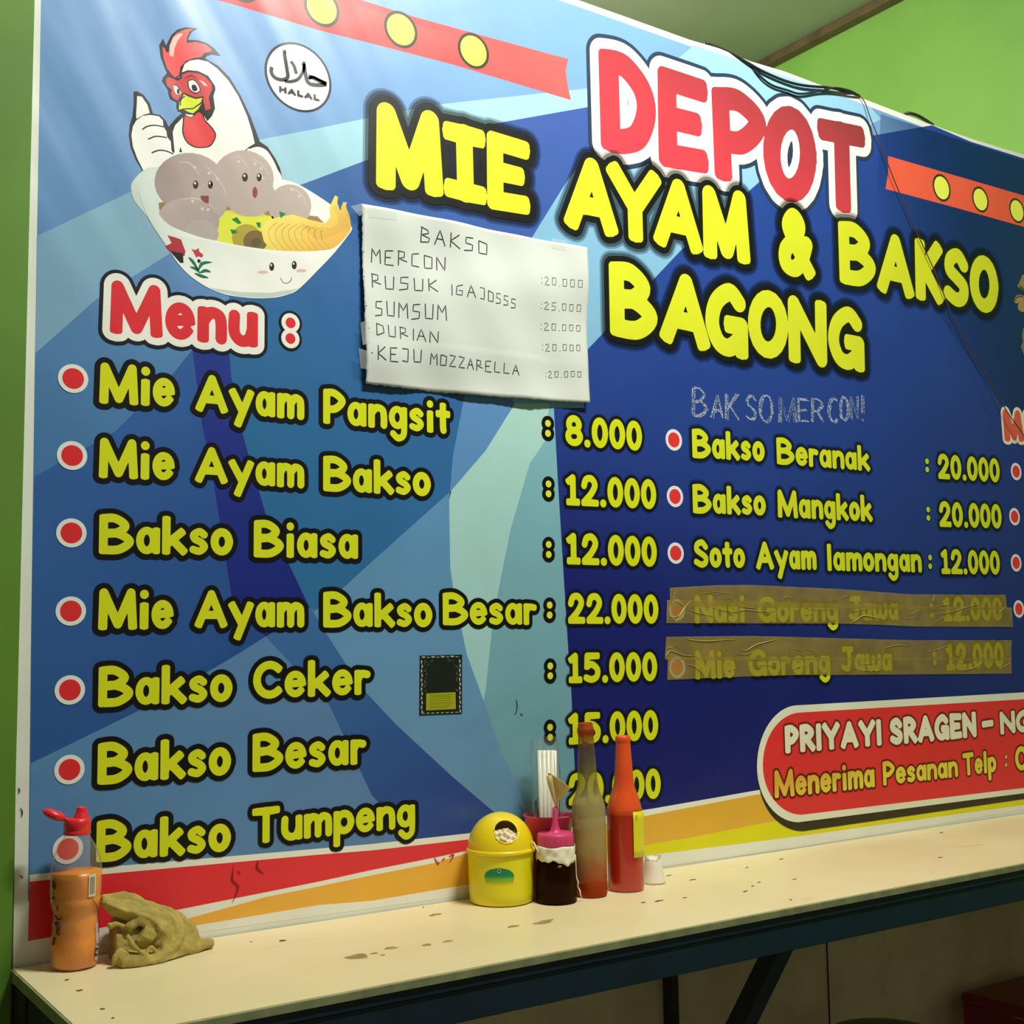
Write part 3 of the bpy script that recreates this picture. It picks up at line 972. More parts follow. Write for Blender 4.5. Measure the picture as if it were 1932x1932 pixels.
# noodles
a.poly([(1356, 1200), (1380, 1155), (1440, 1135), (1520, 1120), (1620, 1150), (1690, 1165), (1718, 1130), (1712, 1080), (1740, 1020), (1756, 1028), (1752, 1060), (1768, 1100), (1782, 1056), (1802, 1056), (1795, 1080), (1815, 1120), (1824, 1180), (1818, 1215),
        (1770, 1270), (1720, 1300), (1600, 1312), (1480, 1315), (1410, 1305), (1370, 1260)], lin(srgb(240, 222, 110), srgb(232, 178, 84), (560, 410), (600, 470)), 30, tf=Z1)
for k in range(9):
    x0 = 1385 + k * 34
    a.line([(x0 + 55, 1160 + k * 4), (x0 + 14, 1200), (x0 + 18, 1250), (x0 + 60, 1304)], 1.3, srgb(206, 160, 66), 31, tf=Z1)
for k in range(6):
    a.line([(1560 + k * 12, 1165 + k * 14), (1680, 1205 + k * 8), (1760 + k * 8, 1160 + k * 4), (1728 + k * 14, 1075)], 1.2, srgb(214, 170, 84), 31, tf=Z1)
# front of the bowl
a.poly([(815, 1100), (850, 1150), (900, 1186), (1000, 1225), (1100, 1252), (1300, 1290), (1500, 1310), (1690, 1305), (1760, 1275), (1822, 1200), (1818, 1215), (1740, 1315), (1660, 1400), (1560, 1500), (1500, 1535), (1400, 1555), (1250, 1550), (1120, 1520), (1000, 1450), (920, 1370), (860, 1280), (770, 1140), (720, 1000), (760, 960), (800, 1030)],
       lin(srgb(210, 222, 216), srgb(243, 244, 236), (300, 400), (400, 470)), 32, tf=Z1, smooth=True, k=4)
a.poly([(1085, 1500), (1250, 1523), (1400, 1528), (1520, 1510), (1555, 1500), (1500, 1535), (1400, 1554), (1250, 1549), (1120, 1519)], srgb(196, 210, 206), 33, tf=Z1)
a.poly([(868, 1228), (900, 1236), (940, 1250), (950, 1280), (962, 1310), (958, 1335), (915, 1340), (880, 1310), (858, 1284), (890, 1268)], srgb(176, 46, 62), 33, tf=Z1)
a.poly([(878, 1308), (950, 1322), (952, 1372), (935, 1372)], srgb(30, 24, 30), 34, tf=Z1)
a.poly([(993, 1298), (1012, 1305), (1032, 1294), (1034, 1312), (1056, 1330), (1048, 1345), (1030, 1338), (1018, 1345), (1008, 1325)], srgb(186, 60, 70), 33, tf=Z1)
for pts in ([(978, 1342), (1000, 1365), (1030, 1410)], [(1030, 1410), (1050, 1375), (1100, 1368)], [(985, 1392), (1020, 1405), (1035, 1425)], [(1035, 1425), (1065, 1412), (1095, 1420)], [(1008, 1425), (1045, 1440), (1082, 1450)], [(1030, 1350), (1032, 1365), (1040, 1355)]):
    a.line(pts, 6.5, srgb(20, 112, 78), 33.5, tf=Z1, taper=True)
for x, y in ((1411, 1391), (1528, 1383)):
    oval(x, y, 13, 22, EY, 33)
    oval(x - 3, y - 8, 4, 7, srgb(235, 230, 220), 34)
oval(1365, 1420, 28, 9, srgb(222, 190, 184), 33)
oval(1564, 1412, 28, 9, srgb(222, 190, 184), 33)
a.line([(1455, 1450), (1470, 1472), (1490, 1477), (1508, 1466), (1516, 1447)], 1.3, K, 33, tf=Z1)
a.build('bowl_print', banner, 'printed white bowl of smiling meatballs and yellow noodles')

# ---- lettering styles
MENU = dict(hw=.108, rings=[(.130, BLACK, 4, 0)], fill=YEL)
PRICE = dict(hw=.112, rings=[(.13, soft(srgb(14, 16, 20), .35), 1, 1), (.10, soft(srgb(14, 14, 16), .45), 2, 1), (.075, srgb(18, 17, 14), 4, 0)], fill=YEL)
SIDE = dict(hw=.110, rings=[(.16, soft(srgb(14, 20, 20), .30), 1, 1), (.11, soft(srgb(14, 22, 14), .40), 2, 1), (.05, soft(srgb(20, 26, 10), .8), 3, 1)], fill=srgb(214, 222, 40))
TITLE = dict(hw=.122, rings=[(.17, soft(srgb(14, 18, 26), .30), 1, 1), (.14, soft(srgb(14, 16, 20), .4), 2, 1), (.095, srgb(20, 20, 15), 4, 0)], fill=srgb(216, 222, 46))
MENUHEAD = dict(hw=.115, rings=[(.20, srgb(16, 22, 34), 2, 0), (.135, srgb(240, 240, 232), 4, 0)], fill=RED)


def text_part(text, xl, yl, xr, yr, yt, style, label=None, base=40, gap=.035, name='lettering'):
    a = Art()
    word(text, xl, yl, xr, yr, yt, style, a, layer=base, gap=gap)
    return a.build(name, banner, label)


ml = [
    ('Mie', 'Ayam', 'Pangsit'),
]
for t, q, st, lb in (
    ('Mie', (185.9, 762.3, 329, 769.6, 684), MENU, 'first menu line'), ('Ayam', (367.8, 776.4, 572.5, 793.8, 705), MENU, 'first menu line'), ('Pangsit', (608, 800, 848, 820.3, 733.3), MENU, 'first menu line'),
    ('Mie', (185, 902.5, 328.5, 908, 825.7), MENU, 'second menu line'), ('Ayam', (367, 910.5, 572.5, 922.5, 841.7), MENU, 'second menu line'), ('Bakso', (608, 927, 811, 937.5, 859.8), MENU, 'second menu line'),
    ('Bakso', (185, 1045.7, 437.7, 1048.6, 969.6), MENU, 'third menu line'), ('Biasa', (477, 1051.8, 674.6, 1055.8, 981), MENU, 'third menu line'),
    ('Mie', (183.7, 1189.5, 326.5, 1187.5, 1110), MENU, 'fourth menu line'), ('Ayam', (366.3, 1184.9, 572.5, 1184.3, 1113), MENU, 'fourth menu line'), ('Bakso', (608, 1184, 813.8, 1183.6, 1116.3), MENU, 'fourth menu line'), ('Besar', (833.7, 1179.7, 1011.2, 1179.5, 1118), MENU, 'fourth menu line'),
    ('Bakso', (183.7, 1334.5, 436.6, 1323.5, 1257.4), MENU, 'fifth menu line'), ('Ceker', (475.7, 1319.5, 697.5, 1310.5, 1247.4), MENU, 'fifth menu line'),
    ('Bakso', (182.2, 1481, 434, 1461.8, 1401.6), MENU, 'sixth menu line'), ('Besar', (474.6, 1456.6, 689.5, 1441.5, 1384), MENU, 'sixth menu line'),
    ('Bakso', (180, 1627, 433.7, 1605.5, 1548), MENU, 'seventh menu line'), ('Tumpeng', (473.6, 1593, 782, 1560.5, 1524), MENU, 'seventh menu line'),
    ('8.000', (1064.9, 841, 1209.8, 851.8, 782.2), PRICE, 'first price'), ('12.000', (1066.3, 953.5, 1236.6, 961.6, 894.2), PRICE, 'second price'), ('12.000', (1067.4, 1064.9, 1237.7, 1070, 1005), PRICE, 'third price'),
    ('22.000', (1069.9, 1177, 1240.6, 1177, 1118.8), PRICE, 'fourth price'), ('15.000', (1071, 1289.5, 1238.4, 1284.8, 1231.5), PRICE, 'fifth price'), ('15.000', (1071, 1405, 1240.2, 1395.8, 1345), PRICE, 'sixth price'), ('20.000', (1071, 1520, 1245, 1506, 1459.5), PRICE, 'seventh price'),
    ('Bakso', (1304.5, 864.5, 1441, 871.7, 809), SIDE, 'first line'), ('Beranak', (1463.9, 876.4, 1639.6, 889.9, 825.4), SIDE, 'first line'),
    ('Bakso', (1305.5, 968.8, 1443.2, 973.5, 913.4), SIDE, 'second line'), ('Mangkok', (1465.7, 976.8, 1644.3, 984.8, 923.6), SIDE, 'second line'),
    ('Soto', (1307, 1071, 1404, 1072, 1017.4), SIDE, 'third line'), ('Ayam', (1425, 1074.6, 1538.9, 1075.7, 1021.4), SIDE, 'third line'), ('lamongan', (1558, 1077.5, 1737.4, 1080.5, 1025.7), SIDE, 'third line'),
    ('Nasi', (1309.4, 1176.5, 1404.5, 1173.7, 1122.6), SIDE, 'fourth line'), ('Goreng', (1427.7, 1174.2, 1580, 1173.2, 1123.5), SIDE, 'fourth line'), ('Jawa', (1600, 1171.7, 1693.4, 1170.5, 1124.4), SIDE, 'fourth line'), ('12.000', (1778.6, 1172.8, 1890, 1171.2, 1126.2), SIDE, 'fourth line'),
    ('Mie', (1310, 1282, 1386, 1279.3, 1226.8), SIDE, 'fifth line'), ('Goreng', (1410.4, 1276.6, 1565, 1271, 1224.9), SIDE, 'fifth line'), ('Jawa', (1585.6, 1268.4, 1681.6, 1266.2, 1219.5), SIDE, 'fifth line'), ('12.000', (1784, 1264.8, 1892.7, 1258.7, 1215), SIDE, 'fifth line'),
    ('20.000', (1768.2, 903.6, 1884.9, 911, 856.2), SIDE, 'first line'), ('20.000', (1770.8, 994.2, 1888.5, 997.8, 946), SIDE, 'second line'), ('12.000', (1774.4, 1083, 1885.2, 1084.6, 1035.9), SIDE, 'third line'),
):
    side = 'left menu' if st is MENU else ('left price column' if st is PRICE else 'right menu')
    text_part(t, *q, st, 'yellow lettering reading %s in the %s of the %s' % (t, lb, side))


def dots(name, spots, outer, oc, inner, ic, label, base=40):
    a = Art()
    for k, (x, y) in enumerate(spots):
        a.disc(x, y, outer, oc, base + k * .7)
    for x, y in spots:
        a.disc(x, y, inner, ic, base + 4)
    return a.build(name, banner, label)


for q in (((1031.9, 799.3), (1031.9, 818.1)), ((1033, 913.4), (1033, 932)), ((1033.3, 1027.5), (1033.3, 1046.4)), ((1035.1, 1141.7), (1035.1, 1160.5)), ((1036.2, 1256.5), (1036.2, 1275)), ((1035.9, 1372), (1036, 1391)), ((1037, 1486), (1037, 1504))):
    dots('colon', q, 14.5, BLACK, 6.6, srgb(220, 226, 70), 'yellow colon with a dark outline')
for q in (((1746.9, 870.6), (1747.2, 886.2)), ((1749, 961.6), (1749.3, 977.5)), ((1752.6, 1052), (1752.8, 1068.4)), ((1755, 1143), (1756.5, 1161)), ((1760, 1235), (1761.5, 1250))):
    dots('colon', q, 7, soft(srgb(14, 20, 16), 1), 5.4, srgb(190, 212, 60), 'small yellow colon')
for x, y in ((137, 715), (135, 860), (133.7, 1005.8), (132.6, 1153), (130.8, 1301.6), (130, 1451.6), (127, 1601.5)):
    a = Art()
    a.disc(x, y, 27.5, srgb(232, 236, 232), 40, rx=28)
    a.disc(x, y, 19.8, srgb(226, 46, 52), 42, rx=20)
    a.build('bullet', banner, 'red bullet with a white ring')
for x, y, r in ((1269.3, 830.4, 20.5), (1271.5, 937, 20.3), (1272.8, 1043.8, 20.2), (1275.3, 1150.7, 20.2), (1275.7, 1259, 20.5), (1915, 890, 16.5), (1912, 975, 16.5), (1915, 1062, 16.5), (1920, 1149, 16.5)):
    a = Art()
    a.disc(x, y, r, srgb(232, 230, 236), 40)
    a.disc(x, y, r * .70, srgb(226, 54, 56), 42)
    a.build('bullet', banner, 'red bullet with a white ring')

# Menu :
text_part('Menu', 205.8, 630, 485, 657.6, 528.3, MENUHEAD, 'red lettering reading Menu with a white outline', gap=.03)
a = Art()
for ly, r, c in ((0, 23.5, srgb(16, 22, 34)), (3, 18.5, srgb(240, 240, 232)), (6, 10.2, RED)):
    for k, (x, y) in enumerate(((546.7, 610), (546.4, 639.5))):
        a.disc(x, y, r, c, 41 + ly + k)
a.build('colon', banner, 'red colon with a white outline after the word Menu')

# ---- title
def qz(items, tf, style, base, label, name='title_lettering', dx=.0009):
    a = Art()
    it = []
    for ch, TL, TR, BR, BL in items:
        it.append((ch,) + tuple(P(*(tf(*q))) for q in (TL, TR, BR, BL)))
    quad_word(it, style, base, a, dx)
    return a.build(name, banner, label)


DEPOT = dict(hw=.120, rings=[(.140, srgb(44, 62, 84), 1, 0), (.10, srgb(250, 244, 234), 4, 0)],
             fill=lin(srgb(150, 58, 62), srgb(226, 66, 80), (1380, 130), (1360, 390)))
def Z23(x, y): return Z2(x, y)
qz([('D', (1455, 250), (1735, 300), (1768, 825), (1466, 790)), ('E', (1760, 340), (2024, 415), (2029, 920), (1769, 865)), ('P', (2040, 453), (2325, 490), (2335, 1000), (2062, 935)),
    ('O', (2310, 548), (2585, 562), (2592, 1062), (2315, 1050)), ('T', (2590, 605), (2842, 665), (2853, 1140), (2605, 1080))], Z2, DEPOT, 48, 'dark red title lettering reading DEPOT with a white outline')
qz([('M', (295, 528), (640, 590), (648, 1036), (297, 985)), ('Ì', (640, 622), (866, 678), (876, 1085), (650, 1030)), ('E', (872, 678), (1098, 738), (1100, 1132), (876, 1088))], Z2, TITLE, 60, 'yellow title lettering reading MIE')
TS = dict(TITLE)
TS['hw'] = .122
TS['rings'] = [(.15, soft(srgb(14, 18, 26), .30), 1, 1), (.12, soft(srgb(14, 16, 20), .4), 2, 1), (.075, srgb(20, 21, 15), 4, 0)]
qz([('A', (1285, 800), (1548, 850), (1555, 1245), (1277, 1185)), ('Y', (1497, 838), (1775, 905), (1785, 1290), (1510, 1240)), ('A', (1748, 910), (1988, 960), (1996, 1335), (1743, 1275)), ('M', (1990, 962), (2231, 1002), (2246, 1385), (2002, 1345))],
   Z2, TS, 60, 'yellow title lettering reading AYAM')
TS2 = dict(TS)
TS2['rings'] = [(.15, soft(srgb(14, 18, 26), .30), 1, 1), (.11, soft(srgb(14, 20, 16), .4), 2, 1), (.06, soft(srgb(30, 36, 16), .7), 4, 1)]
qz([('&', (645, 1070), (822, 1105), (838, 1465), (640, 1425))], Z3, TS, 60, 'yellow ampersand of the title')
qz([('B', (957, 1150), (1140, 1178), (1160, 1508), (965, 1478)), ('A', (1170, 1205), (1338, 1240), (1355, 1565), (1160, 1518)), ('K', (1355, 1237), (1505, 1270), (1508, 1590), (1362, 1562)),
    ('S', (1505, 1285), (1637, 1305), (1642, 1612), (1505, 1585)), ('O', (1640, 1325), (1785, 1338), (1797, 1640), (1645, 1622))], Z3, TS2, 60, 'yellow title lettering reading BAKSO')
qz([('B', (1508, 1360), (1745, 1392), (1770, 1795), (1513, 1748)), ('A', (1790, 1408), (2025, 1450), (2035, 1838), (1772, 1778)), ('G', (2010, 1465), (2228, 1485), (2235, 1885), (2010, 1830)),
    ('O', (2232, 1506), (2438, 1520), (2444, 1876), (2232, 1862)), ('N', (2438, 1535), (2640, 1570), (2645, 1920), (2445, 1888)), ('G', (2650, 1585), (2832, 1608), (2842, 1948), (2648, 1905))],
   Z2, TS, 74, 'yellow title lettering reading BAGONG')

# ---- pill with the address
def pillpts(xl, xc, yt0, yt1, yb0, yb1, ym, x1=1932):
    """left end round, top edge (xc,yt0)->(x1,yt1), bottom edge (xc,yb0)->(x1,yb1); ym height of the left extreme"""
    ex = 2050
    tp = yt1 + (yt1 - yt0) / (x1 - xc) * (ex - x1)
    bt = yb1 + (yb1 - yb0) / (x1 - xc) * (ex - x1)
    pts = [(ex, tp), (x1, yt1), (xc, yt0)]
    A_ = np.array((xc, yt0)); B_ = np.array((xc, yb0)); M_ = np.array((xl, ym))
    for k in range(1, 28):
        t = math.pi / 2 + math.pi * k / 28
        s = math.sin(t)
        pts.append((xc + (xc - xl) * math.cos(t), ym + (ym - yt0) * -s if s > 0 else ym + (yb0 - ym) * -s))
    pts += [(xc, yb0), (x1, yb1), (ex, bt)]
    return pts
a = Art()
a.poly(pillpts(1428, 1512, 1345, 1322, 1568, 1507, 1460), srgb(50, 44, 22), 40)
a.poly(pillpts(1426, 1504, 1330.5, 1306, 1551, 1496, 1446), srgb(232, 234, 214), 42)
a.poly(pillpts(1437, 1510, 1344, 1319, 1537, 1486, 1443), srgb(226, 52, 54), 44)
a.build('address_pill', banner, 'red rounded panel with a white edge')
ADR = dict(hw=.135, rings=[(.09, soft(srgb(120, 30, 26), .5), 2, 1), (.045, soft(srgb(110, 40, 30), .8), 4, 1)], fill=srgb(238, 234, 206))
for t, q in (('PRIYAYI', (1479.5, 1422, 1662, 1406.3, 1368.6)), ('SRAGEN', (1677, 1406.3, 1840.7, 1390.6, 1354.5)), ('-', (1851, 1388, 1873, 1385.5, 1342)), ('NG', (1885.3, 1386.3, 1944, 1380, 1342.5))):
    text_part(t, *q, ADR, 'cream lettering reading %s' % t if t != '-' else 'cream dash', base=50)
TEL = dict(hw=.108, rings=[(.085, srgb(104, 20, 16), 3, 0)], fill=lin(srgb(226, 172, 60), srgb(232, 214, 70), (1600, 1440), (1605, 1480)))
for t, q in (('Menerima', (1459.5, 1506, 1648.7, 1485.2, 1453)), ('Pesanan', (1664.2, 1482.3, 1805.5, 1465.7, 1436.7)), ('Telp', (1815.3, 1463.9, 1878, 1456.8, 1420.4)), ('0', (1914, 1455, 1938, 1452, 1408.5))):
    text_part(t, *q, TEL, 'gold lettering reading %s' % t, base=50)
dots('colon', ((1895.8, 1427.6), (1895.8, 1442.9)), 5.6, srgb(110, 24, 20), 4.0, srgb(240, 170, 120), 'small pale colon after the telephone word', base=52)

# slivers at the right edge of the picture
a = Art()
DR = dict(hw=.15, rings=[(.10, srgb(230, 222, 196), 4, 0)], fill=srgb(214, 92, 74))
it = [('M',) + tuple(P(1732 + x / 9.66, 730 + y / 9.66) for x, y in ((1510, 405), (1850, 435), (1925, 1005), (1560, 1000))),
      ('i',) + tuple(P(1732 + x / 9.66, 730 + y / 9.66) for x, y in ((1890, 440), (2010, 450), (2060, 1010), (1960, 1000)))]
quad_word(it, DR, 40, a)
a.build('lettering', banner, 'red drink heading lettering with a cream outline')
a = Art()
OR1, OR2 = srgb(150, 132, 84), srgb(96, 78, 46)
def ZO(x, y): return (1732 + x / 9.66, 480 + y / 9.66)
a.poly([(1890, 375), (1932, 395), (2100, 500), (2100, 900), (1932, 690), (1850, 640), (1790, 580), (1820, 530), (1850, 450)], OR1, 40, smooth=True, tf=ZO)
a.poly([(1830, 560), (1880, 600), (1950, 640), (1950, 690), (1870, 660), (1830, 610)], OR2, 41, smooth=True, tf=ZO)
a.poly([(1735, 860), (1750, 790), (1800, 745), (1880, 750), (1960, 790), (2060, 900), (1960, 1040), (1870, 1050), (1810, 1010), (1800, 930), (1820, 880), (1780, 900), (1755, 890)], srgb(164, 138, 84), 41, smooth=True, tf=ZO)
a.line([(1752, 860), (1770, 800), (1830, 770), (1900, 780)], 3, OR2, 42, tf=ZO)
a.build('ornament_print', banner, 'edge of a gold ornament print')
a = Art()
a.poly([(1900, 1340), (1960, 1400), (2050, 1900), (1932, 1900), (1880, 1760), (1850, 1680), (1890, 1600), (1870, 1480)], srgb(120, 116, 78), 41, tf=ZO)
a.build('ornament_print', banner, 'edge of a gold ornament print')

# BAKSO MERCON! painted by hand, chalky white
a = Art()
rnd = random.Random(4)
C0 = srgb(196, 206, 216)
def scr(ch, x0, x1, yt, yb):
    for rep in range(3):
        for s in G[ch][1]:
            pts = []
            for u, v in s:
                ju, jv = rnd.uniform(-1.1, 1.1), rnd.uniform(-1.1, 1.1)
                off = (rep - 1) * 1.5
                x, y = x0 + u * (x1 - x0), yb + v * (yt - yb)
                pts.append(Z6(x + ju * 3 + off * 3.4, y + jv * 3 + off * 2))
            a.line(pts, 2.4, soft(C0, .85), 40 + rep, smooth=False)
for ch, x0, x1, yt, yb in (('B', 205, 272, 368, 510), ('A', 300, 358, 400, 520), ('K', 378, 440, 395, 530), ('S', 482, 528, 405, 530), ('O', 552, 615, 405, 542), ('M', 655, 735, 415, 545), ('E', 752, 800, 425, 540),
                           ('R', 825, 880, 425, 540), ('C', 912, 955, 420, 542), ('O', 972, 1010, 410, 535), ('N', 1025, 1060, 410, 530), ('I', 1075, 1098, 405, 500)):
    scr(ch, x0, x1, yt, yb)
a.disc(*Z6(1086, 532), 3, soft(C0, .6), 42)
painted = a.build('hand_painted_lettering', banner, 'chalky white hand painted words BAKSO MERCON!', mats=[CHALK, CHALK])

# small stains on the sheet: black nicks on the margin, red smears by the stripe, dark tick near the sticker
DK = srgb(60, 62, 56)


def mark(pts, w, col, label, soft_=0):
    a = Art()
    a.line(pts, w, col, 46, mat=soft_, taper=True)
    a.build('smear', banner, label)


for pts in ([ZA(92, 698), ZA(99, 715), ZA(95, 732)], [ZA(102, 803), ZA(113, 825), ZA(110, 855)], [ZA(98, 1155), ZA(112, 1165), ZA(117, 1172)], [(971, 1318), (974, 1330), (972, 1343), (968, 1349)], [(980, 1346), (982, 1348), (984, 1350)]):
    mark(pts, 2.4, DK, 'small dark nick')
SM = soft(srgb(120, 16, 22), .55)
for pts, w in (([ZA(1215, 1100), ZA(1205, 1180), ZA(1235, 1220), ZA(1205, 1300)], 6), ([ZA(1340, 1080), ZA(1335, 1120), ZA(1370, 1150)], 6), ([ZA(1235, 1135), ZA(1245, 1150)], 6)):
    mark(pts, w, SM, 'dark red smear', 1)
for pts in ([ZB(600, 1062), ZB(618, 1095), ZB(628, 1088)], [ZB(640, 1080), ZB(655, 1068)], [ZB(675, 1060), ZB(700, 1050), ZB(680, 1090)]):
    mark(pts, 3.6, srgb(196, 60, 56), 'bright red smear')

# ------------------------------------------------------------------ green wall left of the banner
EDGE = P(20, 1822)[0]
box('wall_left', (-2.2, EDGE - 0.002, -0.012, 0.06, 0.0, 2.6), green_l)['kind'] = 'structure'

# seam and batten in the board wall under the counter
seam_x = P(1567, 1860)[0]
box('trim_2', (seam_x - .0012, seam_x + .0012, 0.0045, 0.0065, 0.0, 0.74), plain('dark_seam', srgb(40, 36, 26), 0.9))['kind'] = 'structure'
px_ = P(1262, 1880)[0]
box('trim_3', (px_ - .008, px_ + .008, -0.016, 0.0065, 0.0, 0.77), plain('dark_batten', srgb(48, 40, 26), 0.8), bevel=.002)['kind'] = 'structure'

# ------------------------------------------------------------------ the counter
XL, XR, YF = EDGE, XG - 0.03, -0.331
counter = empty('counter', (1.6, -0.16, 0.0), 'long cream laminate counter shelf with a dark blue apron below the banner', 'counter')
m, nt, p = new_mat('cream_laminate')
geo = node(nt, 'ShaderNodeNewGeometry')
n1 = node(nt, 'ShaderNodeTexNoise')
n1.inputs['Scale'].default_value = 3.0
n1.inputs['Detail'].default_value = 6
nt.links.new(geo.outputs['Position'], n1.inputs['Vector'])
r1_ = node(nt, 'ShaderNodeValToRGB')
r1_.color_ramp.elements[0].position = .3
r1_.color_ramp.elements[1].position = .72
r1_.color_ramp.elements[0].color = srgb(226, 208, 158)
r1_.color_ramp.elements[1].color = srgb(242, 228, 182)
nt.links.new(n1.outputs['Fac'], r1_.inputs['Fac'])
mp = node(nt, 'ShaderNodeMapping')
mp.inputs['Scale'].default_value = (9, 26, 1)
nt.links.new(geo.outputs['Position'], mp.inputs['Vector'])
n2 = node(nt, 'ShaderNodeTexNoise')
n2.inputs['Scale'].default_value = 1.0
n2.inputs['Detail'].default_value = 5
nt.links.new(mp.outputs['Vector'], n2.inputs['Vector'])
r2_ = node(nt, 'ShaderNodeValToRGB')
r2_.color_ramp.elements[0].position = .66
r2_.color_ramp.elements[1].position = .78
r2_.color_ramp.elements[0].color = (0, 0, 0, 1)
r2_.color_ramp.elements[1].color = (.35, .35, .35, 1)
nt.links.new(n2.outputs['Fac'], r2_.inputs['Fac'])
mx = node(nt, 'ShaderNodeMix', data_type='RGBA')
nt.links.new(r2_.outputs['Color'], mx.inputs[0])
nt.links.new(r1_.outputs['Color'], mx.inputs[6])
mx.inputs[7].default_value = srgb(150, 126, 78)
nt.links.new(mx.outputs[2], p.inputs['Base Color'])
p.inputs['Roughness'].default_value = .38
LAM = m
EDGEM = plain('aged_edge_strip', srgb(142, 146, 104), .6, .2, 40)
APR = plain('dark_blue_apron_paint', srgb(14, 40, 54), .45, .2, 14)
UND = plain('dark_wood', srgb(40, 34, 24), .8, .2, 20)


def cpart(name, b, mat, bevel=0.0, label=None):
    o = box(name, b, mat, counter, bevel, absolute=True)
    if label:
        o['label'] = label
    return o


cpart('top', (XL + .001, XR, YF + .002, -.0050, ZS - .016, ZS), LAM, .0006, 'cream laminate top')
cpart('edge_strip', (XL + .0, XR, YF - .0015, YF + .002, ZS - .0105, ZS - .0012), EDGEM, .0005, 'greenish grey edge strip')
cpart('edge_strip', (XL - .0015, XL + .001, YF, -.002, ZS - .014, ZS - .001), EDGEM, .0004)
cpart('apron_lip', (XL + .004, XR, YF + .001, YF + .03, ZS - .0225, ZS - .0107), APR, .0008)
cpart('apron', (XL + .004, XR, YF + .003, YF + .028, ZS - .060, ZS - .0232), APR, .001, 'dark blue apron board')
cpart('end_rail', (XL + .006, XL + .03, YF + .03, -.05, ZS - .06, ZS - .0165), UND)
cpart('leg', (XL + .002, XL + .062, -.062, -.002, 0, ZS - .0165), UND, .002)
cpart('leg', (XR - .1, XR - .04, YF + .03, YF + .09, 0, ZS - .0165), UND, .002)


def slant(x):
    w = .0155
    v = []
    for (y, z) in ((YF + .029, ZS - .03), (YF + .060, ZS - .03), (.004, .33), (.004, .27)):
        v += [(x - w, y, z), (x + w, y, z)]
    f = [(0, 1, 7, 6), (2, 4, 5, 3), (0, 6, 4, 2), (1, 3, 5, 7), (0, 2, 3, 1), (6, 7, 5, 4)]
    o = mesh_obj('brace', v, f, APR)
    child_abs(o, counter)
    o['label'] = 'slanting dark blue brace'
    return o


fx = PY(1512, 1792, YF + .03)[0]
slant(fx)
slant(fx + 1.1)
# spots and spills on the top, each a thin dried film
stn = plain('dried_brown_spill', srgb(164, 138, 84), .5, .2, 60)
stn2 = plain('dark_spot', srgb(96, 82, 48), .6, .2, 60)


def spill(px, py, wpx, hpx, mat, seed, skew=0.0):
    c = PZ(px, py)
    a_ = PZ(px + wpx / 2, py - wpx / 2 * .14)
    b_ = PZ(px, py + hpx / 2)
    u, v = a_ - c, b_ - c
    rr = random.Random(seed)
    n_ = 22
    ph = [rr.uniform(0, 6.28) for _ in range(4)]
    pts = []
    for i in range(n_):
        t = 2 * math.pi * i / n_
        k = 1 + .18 * math.sin(2 * t + ph[0]) + .16 * math.sin(3 * t + ph[1]) + .1 * math.sin(5 * t + ph[2])
        pts.append(c + u * k * math.cos(t) + v * k * math.sin(t))
    vv_ = [(q.x, q.y, ZS + .00045) for q in pts] + [(q.x, q.y, ZS - .0002) for q in pts]
    o = mesh_obj('spill_mark', vv_, [tuple(range(n_))[::-1]] + [(i, (i + 1) % n_, n_ + (i + 1) % n_, n_ + i) for i in range(n_)], mat)
    child_abs(o, counter)


for i, q in enumerate(((674, 1805, 46, 8), (706, 1799, 12, 3), (737, 1789, 24, 4), (722, 1802, 8, 2), (968, 1748, 18, 4), (1026, 1740, 38, 6), (805, 1783, 20, 3), (821, 1726, 20, 4), (845, 1776, 16, 3))):
    spill(*q, stn, i)
for i, q in enumerate(((126, 1849, 8, 2.4), (150, 1869, 11, 3.2), (193, 1904, 9, 2.4), (213, 1921, 7, 2), (533, 1775, 14, 2.6), (474, 1767 + 10, 3, 1.5), (799, 1712, 3, 1.6), (1214, 1703, 8, 1.8), (1243, 1700, 17, 2), (1307, 1660, 10, 1.8), (1262, 1652, 8, 1.4),
                      (1406, 1682, 8, 2), (1420, 1672, 6, 1.4), (1432, 1665, 6, 1.4), (1474, 1621, 8, 1.3), (1499, 1659, 8, 1.3), (1292, 1694, 7, 1.4), (1774, 1618, 8, 1.4), (1776, 1571, 7, 1.2), (1409, 1637, 5, 1.2), (1492, 1698, 6, 1.3))):
    spill(*q, stn2, 50 + i)


# ------------------------------------------------------------------ things on the counter
def stand(px, py, wpx):
    """centre of a round base whose nearest point is at (px, py) in the photograph and which is wpx wide there"""
    f = PZ(px, py)
    d = Vector((f.x - CAMPOS[0], f.y - CAMPOS[1], 0)).normalized()
    r = wpx / 2 * mpp(f)
    for _ in range(3):
        c = f + d * r
        r = wpx / 2 * mpp(c)
    return c, r, mpp(c)


def hprof(s, prof):
    return [(r * s, h * s) for r, h in prof]


